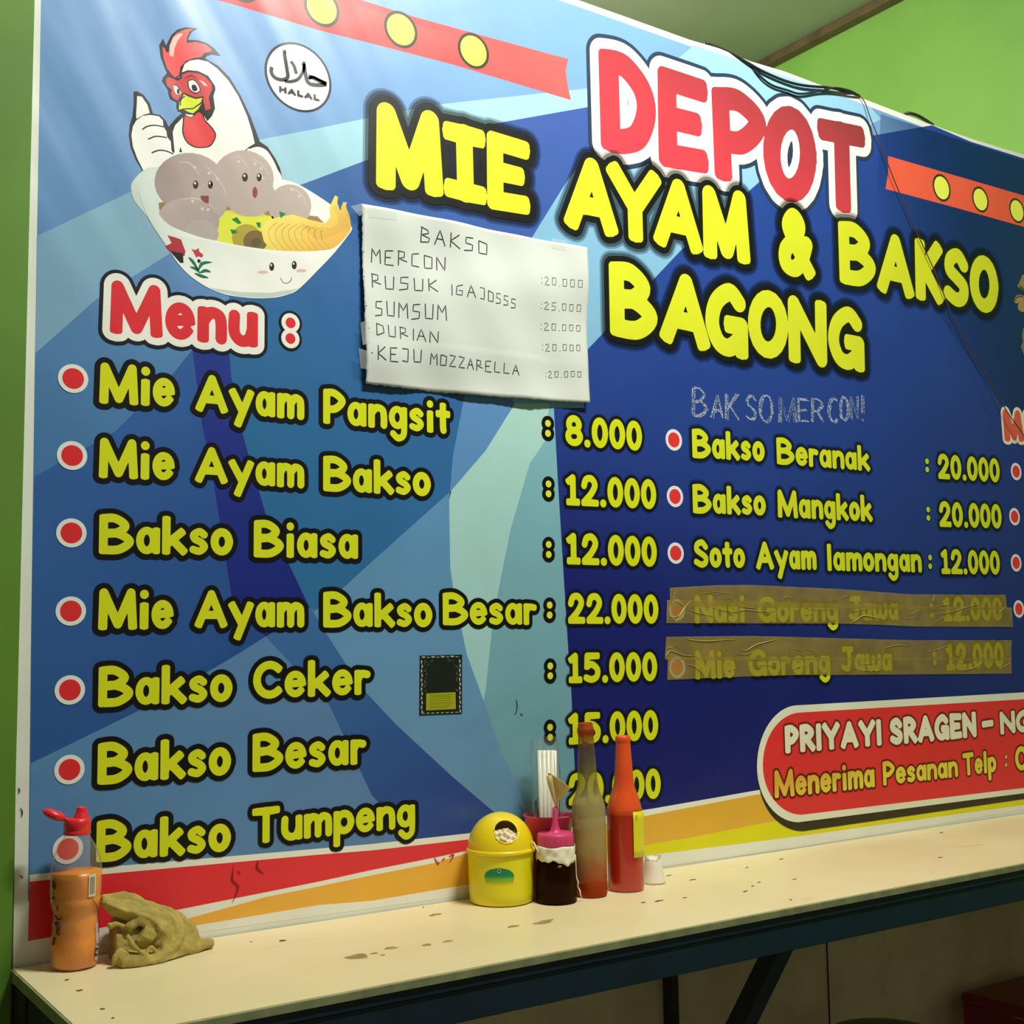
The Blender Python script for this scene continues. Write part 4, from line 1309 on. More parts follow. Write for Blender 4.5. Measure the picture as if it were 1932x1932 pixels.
# --- yellow tissue bin
c, r, s = stand(947.5, 1711.5, 122)
c = c + (Vector(CAMPOS) - c) * .001 + Vector((-.0035, -.0035, 0))
YP = plain('yellow_plastic', srgb(244, 214, 20), .32, .03, 10, coat=.2, sub=.1)
YP2 = plain('lemon_plastic', srgb(238, 226, 22), .35, .03, 10, sub=.15)
bino = empty('tissue_bin', c, 'round yellow plastic bin with a domed lid holding tissue paper', 'tissue holder')
lathe('body', hprof(s, [(0.5, .6), (56, .6), (59.5, 3), (60.5, 20), (62, 88), (62.5, 95), (60, 95), (58.5, 20), (56, 5), (.5, 4)]), YP2, bino)
lathe('rim', hprof(s, [(61.5, 92), (65.5, 92.5), (66, 96), (65, 99.5), (62, 100.5), (60, 97), (61.5, 92)]), YP, bino)
# dome with a round opening
dome_h, dome_r = 66 * s, 62.5 * s
hd = Vector((.42, -.78, .52))   # direction of the opening as seen from the dome centre
todir = (Vector(CAMPOS) - c); todir.z = 0; todir.normalize()
side = Vector((-todir.y, todir.x, 0))
hd = (todir * .80 + side * (.17) + Vector((0, 0, .60))).normalized()
vs_, fs = [], []
NR, NA = 44, 120
for j in range(NR + 1):
    th = math.pi / 2 * j / NR
    for i in range(NA):
        a_ = 2 * math.pi * i / NA
        vs_.append((dome_r * math.cos(th) * math.cos(a_), dome_r * math.cos(th) * math.sin(a_), 98 * s + dome_h * math.sin(th)))
cosr = math.cos(math.radians(20.5))
ring_pts = []
inside = []
for v in vs_:
    d = Vector((v[0] / dome_r, v[1] / dome_r, (v[2] - 98 * s) / dome_h))
    inside.append(d.normalized().dot(hd) > cosr)
for j in range(NR):
    for i in range(NA):
        q = (j * NA + i, j * NA + (i + 1) % NA, (j + 1) * NA + (i + 1) % NA, (j + 1) * NA + i)
        if not any(inside[k] for k in q):
            fs.append(q)
dm = mesh_obj('domed_lid', vs_, fs, YP, bino, smooth=True)
sd = dm.modifiers.new('wall', 'SOLIDIFY')
sd.thickness = .0016
sd.offset = -1
hx_ = hd.cross(Vector((0, 0, 1))).normalized()
hy_ = hx_.cross(hd).normalized()
rp = []
for i in range(41):
    a_ = 2 * math.pi * i / 40
    d = (hd * math.cos(math.radians(21.3)) + (hx_ * math.cos(a_) + hy_ * math.sin(a_)) * math.sin(math.radians(21.3))).normalized()
    rp.append((d.x * dome_r * 1.0, d.y * dome_r * 1.0, 98 * s + d.z * dome_h * 1.0))
tube('opening_rim', rp, .0011, YP, bino, n=8)
# tissue inside
TIS = plain('tissue_paper', srgb(238, 222, 186), .9, .04, 60, .4)
rr = random.Random(9)
tv, tf_ = [], []
cen = Vector((hd.x * dome_r * .84, hd.y * dome_r * .84, 98 * s + hd.z * dome_h * .84 - .003))
NT = 26
for j in range(NT):
    for i in range(NT):
        u, v = (i / (NT - 1) - .5) * 2, (j / (NT - 1) - .5) * 2
        bulge = .010 * (1 - min(1, (u * u + v * v) / 1.6)) + .0022 * math.sin(5 * u + 3 * v) + .0018 * math.sin(9 * v - 4 * u) + .0012 * math.sin(17 * u)
        p_ = cen + hx_ * u * .0165 + hy_ * (v * .0145 - .004) + hd * (bulge - .004)
        tv.append(p_)
for j in range(NT - 1):
    for i in range(NT - 1):
        tf_.append((j * NT + i, j * NT + i + 1, (j + 1) * NT + i + 1, (j + 1) * NT + i))
mesh_obj('tissue', tv, tf_, TIS, bino, smooth=True)['label'] = 'white tissue paper showing through the opening'
# green oval sticker on the body
GREEN_ST = srgb(0, 128, 84)
def wrap_patch(name, parent, rad, a0, half, zc, hh, colf, mat, shape=None, nx=28, nz=14, lift=.0004):
    v_, f_, c_ = [], [], []
    for j in range(nz + 1):
        for i in range(nx + 1):
            u, w = i / nx * 2 - 1, j / nz * 2 - 1
            uu = u
            if shape:
                uu = u * shape(w)
            a_ = a0 + uu * half
            v_.append((math.cos(a_) * (rad(zc + w * hh) + lift), math.sin(a_) * (rad(zc + w * hh) + lift), zc + w * hh))
            c_.append(colf(uu, w))
    for j in range(nz):
        for i in range(nx):
            f_.append((j * (nx + 1) + i, j * (nx + 1) + i + 1, (j + 1) * (nx + 1) + i + 1, (j + 1) * (nx + 1) + i))
    return mesh_obj(name, v_, f_, mat, parent, smooth=True, colors=c_)


def simple_ink(name, alpha=False, rough=.4):
    m_, nt_, p_ = new_mat(name)
    at = node(nt_, 'ShaderNodeAttribute', attribute_name='ink')
    nt_.links.new(at.outputs['Color'], p_.inputs['Base Color'])
    if alpha:
        nt_.links.new(at.outputs['Alpha'], p_.inputs['Alpha'])
    p_.inputs['Roughness'].default_value = rough
    return m_


INKM = simple_ink('label_ink')
INKA = simple_ink('worn_label_ink', True)
face_a = math.atan2(todir.y, todir.x)
brad = lambda z: (60.3 + 1.7 * max(0, min(1, (z / s - 20) / 70))) * s


def stickcol(u, w):
    g, y, l = np.array(srgb(0, 132, 84)), np.array(srgb(120, 190, 40)), np.array(srgb(226, 222, 40))
    t = (w + 1) / 2
    if t > .55:
        return tuple(g)
    if t > .35:
        return tuple(y + (g - y) * (t - .35) / .2)
    q = tuple(l + (y - l) * (t / .35))
    return (q[0], q[1], q[2], max(0.0, t / .35))


wrap_patch('sticker', bino, brad, face_a - .06, .46, 55 * s, 16 * s, stickcol, INKA, shape=lambda w: math.sqrt(max(.0, 1 - max(0, w) ** 2 * .98)) if w > -.2 else 1.0 - .1 * (-w))['label'] = 'oval green sticker fading to yellow'
ec = []
for k in range(17):
    a_ = 2 * math.pi * k / 16
    aa = face_a - .06 + .05 * math.cos(a_)
    zz = (66 + 3 * math.sin(a_)) * s
    ec.append((math.cos(aa) * (brad(zz) + .0006), math.sin(aa) * (brad(zz) + .0006), zz))
tube('sticker_ring', ec, .00028, plain('white_ink', srgb(200, 230, 210), .5), bino, n=5)

# --- soy sauce squeeze bottle
c, r, s = stand(1050, 1709.5, 79)
SOYC = c
soy = empty('soy_sauce_bottle', c, 'squat bottle of dark soy sauce with a pink nozzle cap and white paper wrapped neck', 'sauce bottle')
PINK = plain('pink_plastic', srgb(214, 66, 118), .38, .04, 12, sub=.1)
SOYL = plain('dark_soy', srgb(30, 18, 12), .15, .1, 20, spec=.5)
lathe('soy_sauce', hprof(s, [(.5, 1.4), (36, 1.4), (37.8, 4), (37, 40), (34.6, 76), (.5, 76)]), SOYL, soy)
lathe('bottle', hprof(s, [(.5, .5), (37, .5), (39.2, 3), (38.6, 20), (37.4, 50), (35.6, 80), (34.6, 100), (31, 108), (30, 112)]), clearish('brown_tinted_plastic', (.55, .36, .24, 1), .10, srgb(90, 50, 30)), soy)['label'] = 'clear bottle wall'
lathe('cap', hprof(s, [(33.8, 104), (34.6, 106), (34.6, 122), (33.8, 126.5), (31.5, 128), (20, 127), (12, 129), (9.5, 133), (7, 140), (5.2, 150), (4.6, 172), (3.4, 175), (2.2, 175), (2.2, 150), (.5, 150)]), PINK, soy)['label'] = 'pink nozzle cap'
for k in range(40):
    a_ = 2 * math.pi * k / 40
    if k % 2 == 0:
        v_, f_ = tube_data([(math.cos(a_) * 34.9 * s, math.sin(a_) * 34.9 * s, 107 * s), (math.cos(a_) * 34.9 * s, math.sin(a_) * 34.9 * s, 121 * s)], .0003, 5)
        if k == 0:
            RV, RF = [], []
        n_ = len(RV)
        RV += v_
        RF += [tuple(n_ + q for q in f) for f in f_]
rb = mesh_obj('cap_ribs', RV, RF, PINK, soy)
rb['kind'] = 'stuff'
# torn white paper wrap
wv, wf = [], []
nn = 72
for j in range(7):
    for i in range(nn):
        a_ = 2 * math.pi * i / nn
        low = 77 + 3.5 * math.sin(a_ * 2 + 1.2) + 2.5 * math.sin(a_ * 5) + 1.4 * math.sin(a_ * 13)
        top = 105 + 1.2 * math.sin(a_ * 4 + 2)
        h = low + (top - low) * j / 6
        rr_ = 36.6 + (.9 * math.sin(a_ * 7 + j) + .8 * math.sin(a_ * 11 - j * 1.3)) * .9 + (0.6 if j < 2 else 0)
        wv.append((math.cos(a_) * rr_ * s, math.sin(a_) * rr_ * s, h * s))
for j in range(6):
    for i in range(nn):
        wf.append((j * nn + i, j * nn + (i + 1) % nn, (j + 1) * nn + (i + 1) % nn, (j + 1) * nn + i))
WRAP = plain('white_paper_tape', srgb(236, 232, 208), .7, .04, 50, .3)
wp = mesh_obj('neck_wrap', wv, wf, WRAP, soy, smooth=True)
wp['label'] = 'torn white paper wrapped round the neck'
sd = wp.modifiers.new('t', 'SOLIDIFY')
sd.thickness = .0006
soyt = (Vector(CAMPOS) - c); soyt.z = 0; soyt.normalize()
soys = Vector((-soyt.y, soyt.x, 0))          # towards picture right
tube('hanging_strip', [soys * 37.5 * s + soyt * 2 * s + Vector((0, 0, h * s)) + soys * q * s for h, q in ((86, 0), (70, .3), (56, .6), (44, 1.2), (36, 4), (28, 3), (20, 7), (12, 8), (6, 11))], [.0007, .0008, .0007, .0009, .0012, .0008, .0014, .001, .0006], WRAP, soy, n=6)['label'] = 'white shred of tape hanging at the side'
tube('tape_tail', [-soys * 30 * s + soyt * 22 * s + Vector((0, 0, 95 * s)), -soys * 36 * s + soyt * 22 * s + Vector((0, 0, 102 * s)), -soys * 40 * s + soyt * 20 * s + Vector((0, 0, 112 * s)), -soys * 45 * s + soyt * 18 * s + Vector((0, 0, 116 * s))], [.003, .004, .0035, .0015], WRAP, soy, n=8, flat=.3)

# --- paper cone on the nozzle
cone = empty('paper_cone', c + Vector((0, 0, 174 * s)), 'small beige paper cone stuck on the pink nozzle', 'cone')
def RC_(x, y, dp=0.0):      # zoom picture of the bottles -> offset from the bottle centre
    px, py = 860 + x / 4.712, 1340 + y / 4.712
    return soys * ((px - 1050 + 3) * s) + soyt * dp + Vector((0, 0, (1701.5 - py) * s))
ringc = [(815, 572, .004), (845, 572, .012), (905, 610, .016), (975, 662, .014), (1028, 708, .004), (1020, 740, -.008), (960, 700, -.014), (890, 650, -.014), (838, 620, -.008)]
apex = RC_(893, 872)
cv_, cf_ = [], []
N1 = 8
ringw = [RC_(x, y, d) for x, y, d in ringc]
for j in range(N1 + 1):
    t = j / N1
    for k, q in enumerate(ringw):
        sway = soys * .0016 * math.sin(t * 3.1) * math.sin(k * 1.3)
        base = apex + soys * .0028 * math.cos(2 * math.pi * k / 9) + soyt * .0028 * math.sin(2 * math.pi * k / 9)
        cv_.append(base + (q - base) * (t ** .85) + sway)
nk = len(ringw)
for j in range(N1):
    for k in range(nk):
        cf_.append((j * nk + k, j * nk + (k + 1) % nk, (j + 1) * nk + (k + 1) % nk, (j + 1) * nk + k))
CONE = plain('oiled_beige_paper', srgb(196, 168, 116), .5, .12, 50, .3, sub=.2)
off = Vector((0, 0, 174 * s))
cn = mesh_obj('sheet', [v - off for v in cv_], cf_, CONE, cone, smooth=True)
sb = cn.modifiers.new('s', 'SUBSURF'); sb.levels = 2; sb.render_levels = 2
sd = cn.modifiers.new('t', 'SOLIDIFY'); sd.thickness = .0006
curl = [RC_(x, y, .014) - off for x, y in ((834, 590), (845, 650), (860, 730), (876, 800), (886, 850))]
v_, f_ = tube_data(curl, [.0044, .0042, .0034, .0022, .001], 14, 1, caps=False)
cu = mesh_obj('curled_edge', v_, f_, CONE, cone, smooth=True)
sd = cu.modifiers.new('t', 'SOLIDIFY'); sd.thickness = .0005

# --- clear glass bottle with sauce residue
c, r, s = stand(1116.5, 1696, 60)
gl = empty('glass_bottle', c, 'tall clear glass bottle with cloudy yellowish wall and orange sauce residue', 'bottle')
GP = [(.5, 1), (28, 1), (30, 4), (30.5, 30), (31.5, 90), (32, 150), (31.8, 164), (29.5, 176), (25, 188), (21, 200), (19, 214), (18, 236), (16.6, 262), (15, 288), (14.6, 300), (15.8, 303), (16.2, 309), (15.4, 314), (14, 315), (14, 321), (12.6, 323), (11.4, 321)]
m_ = clearish('cloudy_glass', (.93, .92, .80, 1), .42, srgb(176, 160, 104), rough=.06, gloss=.18)
# residue colours by height
nt_ = m_.node_tree
df = [n_ for n_ in nt_.nodes if n_.type == 'BSDF_DIFFUSE'][0]
trn = [n_ for n_ in nt_.nodes if n_.type == 'BSDF_TRANSPARENT'][0]
tcn = node(nt_, 'ShaderNodeTexCoord')
spz = node(nt_, 'ShaderNodeSeparateXYZ')
nt_.links.new(tcn.outputs['Object'], spz.inputs[0])
nzz = node(nt_, 'ShaderNodeTexNoise'); nzz.inputs['Scale'].default_value = 60
nt_.links.new(tcn.outputs['Object'], nzz.inputs['Vector'])
ma = node(nt_, 'ShaderNodeMath', operation='MULTIPLY_ADD'); ma.inputs[1].default_value = .03; nt_.links.new(nzz.outputs['Fac'], ma.inputs[0]); nt_.links.new(spz.outputs['Z'], ma.inputs[2])
mrz = node(nt_, 'ShaderNodeMapRange'); mrz.inputs['From Min'].default_value = 0.015; mrz.inputs['From Max'].default_value = 323 * s + .015
nt_.links.new(ma.outputs[0], mrz.inputs['Value'])
cr = node(nt_, 'ShaderNodeValToRGB')
cr.color_ramp.elements[0].color = srgb(176, 66, 24); cr.color_ramp.elements[0].position = .10
cr.color_ramp.elements[1].color = srgb(160, 66, 30); cr.color_ramp.elements[1].position = .95
for pos, col in ((.17, srgb(176, 96, 48)), (.27, srgb(170, 150, 100)), (.55, srgb(180, 166, 108)), (.72, srgb(150, 138, 60)), (.84, srgb(120, 104, 60)), (.88, srgb(150, 96, 52))):
    e_ = cr.color_ramp.elements.new(pos); e_.color = col
nt_.links.new(mrz.outputs['Result'], cr.inputs['Fac'])
nt_.links.new(cr.outputs['Color'], df.inputs[0])
hz_ = node(nt_, 'ShaderNodeValToRGB')
hz_.color_ramp.elements[0].color = (.75, .75, .75, 1); hz_.color_ramp.elements[0].position = .12
hz_.color_ramp.elements[1].color = (.75, .75, .75, 1); hz_.color_ramp.elements[1].position = .93
for pos, v in ((.25, .72), (.50, .74), (.60, .48), (.72, .42), (.84, .35), (.88, .62)):
    e_ = hz_.color_ramp.elements.new(pos); e_.color = (v, v, v, 1)
nt_.links.new(mrz.outputs['Result'], hz_.inputs['Fac'])
mixn = [n_ for n_ in nt_.nodes if n_.type == 'MIX_SHADER']
for mn in mixn:
    if mn.inputs[1].links and mn.inputs[1].links[0].from_node.type == 'BSDF_TRANSPARENT':
        nt_.links.new(hz_.outputs['Color'], mn.inputs[0])
lathe('glass', hprof(s, GP), m_, gl)
lathe('residue', hprof(s, [(.5, 2.5), (26, 2.5), (28, 6), (28.4, 16), (26, 19), (.5, 20)]), plain('orange_sauce_residue', srgb(190, 72, 26), .3, .2, 40), gl)['label'] = 'orange sauce left in the bottom'
gl.rotation_euler = (0, math.radians(-1.3), 0)

# --- red chilli sauce bottle
c, r, s = stand(1181.5, 1685.5, 68)
rb_ = empty('chilli_sauce_bottle', c, 'tall glass bottle full of orange red chilli sauce with a yellow paper label', 'sauce bottle')
SAU = plain('red_chilli_sauce', srgb(206, 40, 18), .28, .06, 14, coat=.7, sub=.1)
SAU2 = plain('orange_sauce_film', srgb(236, 84, 28), .28, .08, 20, coat=.7, sub=.1)
lathe('sauce', hprof(s, [(.5, 1), (31, 1), (33.2, 4), (33.6, 30), (33.6, 120), (33.4, 142)]), SAU, rb_)['label'] = 'red chilli sauce'
lathe('neck', hprof(s, [(33.4, 142), (33.0, 150), (31.2, 160), (28, 170), (24.4, 180), (21, 190), (19, 200), (18, 214), (16.6, 236), (15.2, 256), (14.4, 270), (13.8, 274), (14.6, 276), (15, 281), (14, 285), (12.6, 287), (11, 285), (10.4, 276), (.5, 270)]), SAU2, rb_)['label'] = 'orange coated shoulder and neck'
lathe('glass', hprof(s, [(.5, .4), (32, .4), (34.4, 3.4), (34.6, 30), (34.6, 142), (34, 152)]), clearish('clear_glass', (.98, .98, .96, 1), .02, srgb(240, 160, 120), .05, .10), rb_)
rt = (Vector(CAMPOS) - c); rt.z = 0; rt.normalize()
fa = math.atan2(rt.y, rt.x)
YL = srgb(226, 222, 30)
lab = wrap_patch('label', rb_, lambda z: 35.2 * s, fa + 1.02, .56, 106 * s, 42 * s, lambda u, w: YL, INKM, nx=14, nz=6)
lab['label'] = 'yellow paper label'
sd = lab.modifiers.new('t', 'SOLIDIFY'); sd.thickness = .0004; sd.offset = 1
lett = []
for u, v in (((1.0, .9), (.3, 1.0), (.0, .75), (.45, .5), (.8, .3), (.4, .0), (.0, .1))):
    aa = fa + .62 + u * .10
    zz = (133 + v * 8) * s
    lett.append((math.cos(aa) * (35.2 * s + .001), math.sin(aa) * (35.2 * s + .001), zz))
tube('label_letter', cat(lett, False, 4), .00022, plain('pen_ink', srgb(60, 66, 30), .6), rb_, n=5)['label'] = 'small handwritten letter S'

# --- white cup
c, r, s = stand(1233, 1670, 46)
WP = plain('white_plastic', srgb(240, 234, 214), .35, .03, 12, sub=.1)
cup = empty('plastic_cup', c, 'small white plastic cup upside down behind the chilli sauce bottle', 'cup')
lathe('cup', hprof(s, [(20, .5), (23, 1), (22.4, 4), (20, 14), (18, 28), (16.4, 40), (14.6, 45), (12, 47), (10, 46), (.5, 43)]), WP, cup)
cv_ = []
for k in range(15):
    a_ = 2 * math.pi * k / 14
    cv_.append((math.cos(a_) * (14.4 + math.sin(3 * a_)) * s, math.sin(a_) * (14.4 + math.sin(2 * a_)) * s, (46 + 3.5 * math.sin(a_ * 2.5 + 1) + 1.6 * math.sin(5 * a_)) * s))
tube('crumpled_film', cv_, [.0012 + .0008 * abs(math.sin(k * 2.1)) for k in range(15)], clearish('clear_film', (.97, .97, .95, 1), .35, srgb(235, 228, 205), .1, .3), cup, n=7, flat=.6)

# --- pink holder with straws
f = PY(1037, 1655, -.0465)
c = Vector((f.x, -.0465, ZS))
s = mpp(c)
y0 = 1147 + (ZS * 0) 
holder = empty('straw_holder', c, 'pink plastic cup holding wrapped straws behind the soy sauce bottle', 'holder')
pc = RM @ (np.array(c) - CAMPOS)
pyc = FOC * pc[1] / pc[2] + CEN
pxc = FOC * pc[0] / pc[2] + CEN
def hh(py):
    return (pyc - py) * s
rim = hh(1540)
lathe('cup', [(.0005, .0006), (.0225, .0006), (.024, .003), (.030, rim * .5), (.0362, rim - .002), (.0384, rim - .001), (.0386, rim + .001), (.037, rim + .0012), (.0352, rim - .003), (.028, rim * .45), (.022, .004), (.0005, .0035)], PINK, holder)
ht = (Vector(CAMPOS) - c); ht.z = 0; ht.normalize()
hs = Vector((-ht.y, ht.x, 0))
STW = plain('white_straw_plastic', srgb(240, 238, 222), .35, .02, 10, sub=.2)
ztop_ = hh(1421)
straws = []
for i in range(4):
    for j in range(3):
        straws.append((i, j))
STR = empty('straw_bundle', c + Vector((0, 0, .006)), 'bundle of white straws in a clear bag in the pink cup', 'straws')
for i, j in straws:
    ox = (i - 1.5) * .0066 + (.0033 if j % 2 else 0) - .0016
    oy = (j - 1) * .0058
    top = hs * (ox + (1036.5 - pxc) * s) + ht * oy + Vector((0, 0, ztop_ - .006 + .001 * ((i * 3 + j) % 3)))
    botm = hs * (ox * .75 + (1031 - pxc) * s * .3) + ht * (oy * .8) + Vector((0, 0, 0.0))
    tube('straw', [botm, top], .0032, STW, STR, n=10)
# clear bag around the straws
bv, bf = [], []
NB = 46
rows_ = 15
for j in range(rows_):
    t = j / (rows_ - 1)
    for i in range(NB):
        a_ = 2 * math.pi * i / NB
        wob = 1 + .10 * math.sin(3 * a_ + t * 5) + .07 * math.sin(7 * a_ - t * 9) + .05 * math.sin(11 * a_ + t * 3)
        rad = (.0185 + .004 * math.sin(t * 3.1)) * wob
        zt = .0 + (hh(1397) - .006) * t + (.004 * math.sin(3 * a_) + .003 * math.sin(7 * a_ + 2)) * (t ** 4)
        bv.append(hs * (rad * math.cos(a_) + (1034 - pxc) * s * t) + ht * (rad * .72 * math.sin(a_)) + Vector((0, 0, zt)))
for j in range(rows_ - 1):
    for i in range(NB):
        bf.append((j * NB + i, j * NB + (i + 1) % NB, (j + 1) * NB + (i + 1) % NB, (j + 1) * NB + i))
FILM = clearish('clear_bag_film', (.97, .975, .96, 1), .07, srgb(225, 228, 215), .07, .22)
mesh_obj('bag', bv, bf, FILM, STR, smooth=True)['label'] = 'clear crinkled bag'
# flared film skirt at the left and dark sticks
for k, (x0, y0_, x1, y1_) in enumerate(((1004, 1545, 976, 1496), (1006, 1545, 985, 1500), (1010, 1545, 992, 1505), (999, 1545, 973, 1489))):
    p0 = hs * ((x0 - pxc) * s) + ht * (.004 * k - .01) + Vector((0, 0, hh(y0_) - .006))
    p1 = hs * ((x1 - pxc) * s) + ht * (.004 * k - .01) + Vector((0, 0, hh(y1_) - .006))
    tube('film_shred', [p0, (p0 + p1) / 2 + ht * .002, p1], [.0022, .0016, .0004], FILM, STR, n=6, flat=.3)
CHS = plain('dark_red_sticks', srgb(70, 24, 26), .4, .2, 30)
for k, (xa, xb, yb_) in enumerate(((1012, 1015, 1515), (1016, 1019, 1508), (1060, 1056, 1512))):
    o = tube('chopstick', [c + hs * ((xa - pxc) * s * .5) + ht * .006 * (k - 1) + Vector((0, 0, .006)), c + hs * ((xb - pxc) * s) + ht * (.008 * (k - 1)) + Vector((0, 0, hh(yb_)))], [.0022, .0028], CHS, n=8)
    tag(o, ('dark red stick leaning at the left inside the pink cup', 'dark red stick beside the straw bundle in the pink cup', 'dark red stick on the right side inside the pink cup')[k], 'stick', 'dark sticks in the pink cup')

# --- orange drink bottle at the left end
c, r, s = stand(140.5, 1835, 84)
ob = empty('drink_bottle', c, 'half clear plastic bottle of orange liquid with an open red flip cap', 'bottle')
OB = [(.5, 1.5), (34, 1.5), (40, 3), (42.5, 9), (42.5, 30), (44.5, 40), (43.5, 52), (42.2, 70), (43.2, 80), (41.2, 90), (40.8, 102), (44, 112), (45.8, 122), (46.3, 128), (45.2, 131), (46.6, 136), (46.8, 165), (46.8, 176), (46, 188), (44.6, 196), (41.8, 206), (38, 216), (33, 226), (27, 236), (24, 241), (23.4, 250)]
BPL = clearish('clear_bottle_plastic', (.995, .99, .98, 1), .12, srgb(214, 208, 186), .07, .07)
lathe('bottle', hprof(s, OB), BPL, ob)
LQ = [(a_ - 1.4, b_) for a_, b_ in OB[1:16]] + [(45.2, 165), (45.2, 177.5)]
ORG = plain('orange_liquid', srgb(240, 142, 6), .3, .14, 22)
lathe('liquid', hprof(s, [(.5, 2.6)] + [(max(1, a_), b_ + (1.2 if k < 3 else 0)) for k, (a_, b_) in enumerate(LQ)] + [(.5, 177.6)]), ORG, ob)['label'] = 'orange liquid'
RCP = plain('red_cap_plastic', srgb(232, 38, 52), .35, .04, 14, coat=.3, sub=.1)
lathe('cap', hprof(s, [(24.4, 246), (25, 247), (25, 252), (24.2, 253), (24.2, 256), (24.8, 257), (24.6, 268), (23.6, 274), (20, 276.5), (.5, 277.5)]), RCP, ob)['label'] = 'red screw cap'
ot = (Vector(CAMPOS) - c); ot.z = 0; ot.normalize()
os_ = Vector((-ot.y, ot.x, 0))
sp = lathe('spout', hprof(s, [(16, 274), (15.4, 277), (12, 283), (9.4, 292), (9.6, 295), (8.4, 296.5), (5, 296), (4.6, 290)]), RCP, ob)
sp.location = os_ * (7 * s)
fv = []
fc = os_ * ((99 - 140.5) * s) + ot * .006 + Vector((0, 0, 285.5 * s))
ax = (os_ * math.cos(math.radians(-24)) + Vector((0, 0, math.sin(math.radians(-24))))).normalized()
ay = ot
az = ax.cross(ay)
ff_ = []
NU, NV = 24, 10
for j in range(NV + 1):
    th = math.pi * j / NV - math.pi / 2
    for i in range(NU):
        a_ = 2 * math.pi * i / NU
        fv.append(fc + ax * (22.5 * s * math.cos(th) ** .6 * math.cos(a_) if math.cos(th) > 0 else 0) + ay * (16 * s * max(0, math.cos(th)) ** .6 * math.sin(a_)) + az * (8.5 * s * math.sin(th)))
for j in range(NV):
    for i in range(NU):
        ff_.append((j * NU + i, j * NU + (i + 1) % NU, (j + 1) * NU + (i + 1) % NU, (j + 1) * NU + i))
mesh_obj('flip_lid', fv, ff_, RCP, ob, smooth=True)['label'] = 'open red flip lid'
tube('hinge', [fc + ax * 20 * s - az * 1 * s, fc + ax * 25 * s + Vector((0, 0, -1.4 * s)), os_ * (-14 * s) + Vector((0, 0, 275.5 * s))], [.0028, .0016, .002], RCP, ob, n=8, flat=.6)
oa = math.atan2(ot.y, ot.x)
obr = lambda z: float(np.interp(z / s, [p_[1] for p_ in OB], [p_[0] for p_ in OB])) * s


def barcol(u, w):
    return srgb(225, 215, 190)


wrap_patch('barcode_panel', ob, obr, oa + .66, .165, 155 * s, 20.5 * s, barcol, INKM, nx=6, nz=6)['label'] = 'white barcode panel'
for k in range(8):
    a_ = oa + .56 + k * .028
    wv_ = [(math.cos(a_) * (obr(z_ * s) + .0007), math.sin(a_) * (obr(z_ * s) + .0007), z_ * s) for z_ in (139, 155, 171)]
    if k == 0:
        BV, BF = [], []
    v_, f_ = tube_data(wv_, .00010 + .00008 * (k % 3 == 0), 4)
    n_ = len(BV)
    BV += v_
    BF += [tuple(n_ + q for q in f) for f in f_]
mesh_obj('barcode_lines', BV, BF, plain('black_print', srgb(60, 50, 50), .6), ob)['kind'] = 'stuff'
wrap_patch('print_fragment', ob, obr, oa - 1.22, .16, 150 * s, 26 * s, lambda u, w: soft(srgb(226, 214, 186), .75), INKA, nx=6, nz=8)['label'] = 'pale edge of a printed label'
wrap_patch('print_fragment', ob, obr, oa + 1.12, .15, 48 * s, 34 * s, lambda u, w: soft(srgb(214, 204, 206), .7), INKA, shape=lambda w: .6 + .4 * math.sin(w * 6) ** 2, nx=6, nz=10)['label'] = 'whitish print running down the side'
DKP = plain('dark_print', srgb(60, 26, 20), .6)


def pr(pts, w, name='print_mark'):
    q = []
    for x, y in cat(pts, False, 4):
        px, py = x / 4.493, 1500 + y / 4.493
        h = (1825 - py)
        k = max(-.97, min(.97, (px - 140.5) * s / obr(h * s)))
        a_ = oa + math.asin(k)
        q.append((math.cos(a_) * (obr(h * s) + .0007), math.sin(a_) * (obr(h * s) + .0007), h * s))
    return tube(name, q, w, DKP, ob, n=5)


pr([(446, 715), (452, 745), (450, 770)], .0007)
pr([(452, 760), (462, 730), (466, 780)], .0009)
pr([(445, 850), (455, 862), (462, 840)], .0006)
pr([(475, 910), (490, 935), (485, 960)], .0005)
pr([(497, 920), (490, 945)], .0005)
pr([(470, 1000), (495, 1030), (530, 1015)], .0006)
pr([(478, 1060), (500, 1090), (490, 1130), (505, 1150)], .0018)
pr([(470, 1180), (462, 1240)], .0012)
pr([(760, 880), (800, 960), (815, 1100), (820, 1180)], .0004)
pr([(790, 1345), (802, 1356)], .0013)
pr([(796, 1300), (806, 1308)], .0012)
pr([(805, 1265), (815, 1270)], .0009)

# --- olive rag
def RG(px, py, Y):
    return PY(px, py, Y)
rv, rf = [], []
def addt(pts, rad, flat=1.0, n=12):
    P3 = cat([tuple(RG(*q)) for q in pts], False, 5)
    R3 = np.interp(np.linspace(0, len(rad) - 1, len(P3)), range(len(rad)), rad)
    v_, f_ = tube_data(P3, list(R3), n, flat)
    k = len(rv)
    rv.extend(v_)
    rf.extend([tuple(k + q for q in f) for f in f_])
addt([(212, 1782, -.042), (255, 1778, -.045), (300, 1782, -.045), (345, 1785, -.05), (385, 1784, -.055)], [.030, .032, .028, .019, .007])
addt([(215, 1740, -.03), (250, 1738, -.035), (290, 1755, -.035), (330, 1770, -.035)], [.018, .024, .022, .014])
addt([(262, 1758, -.066), (285, 1770, -.068)], [.017, .015])
addt([(240, 1752, -.07), (262, 1738, -.074), (285, 1745, -.074), (298, 1762, -.074), (292, 1785, -.076)], [.005, .006, .006, .005, .004])
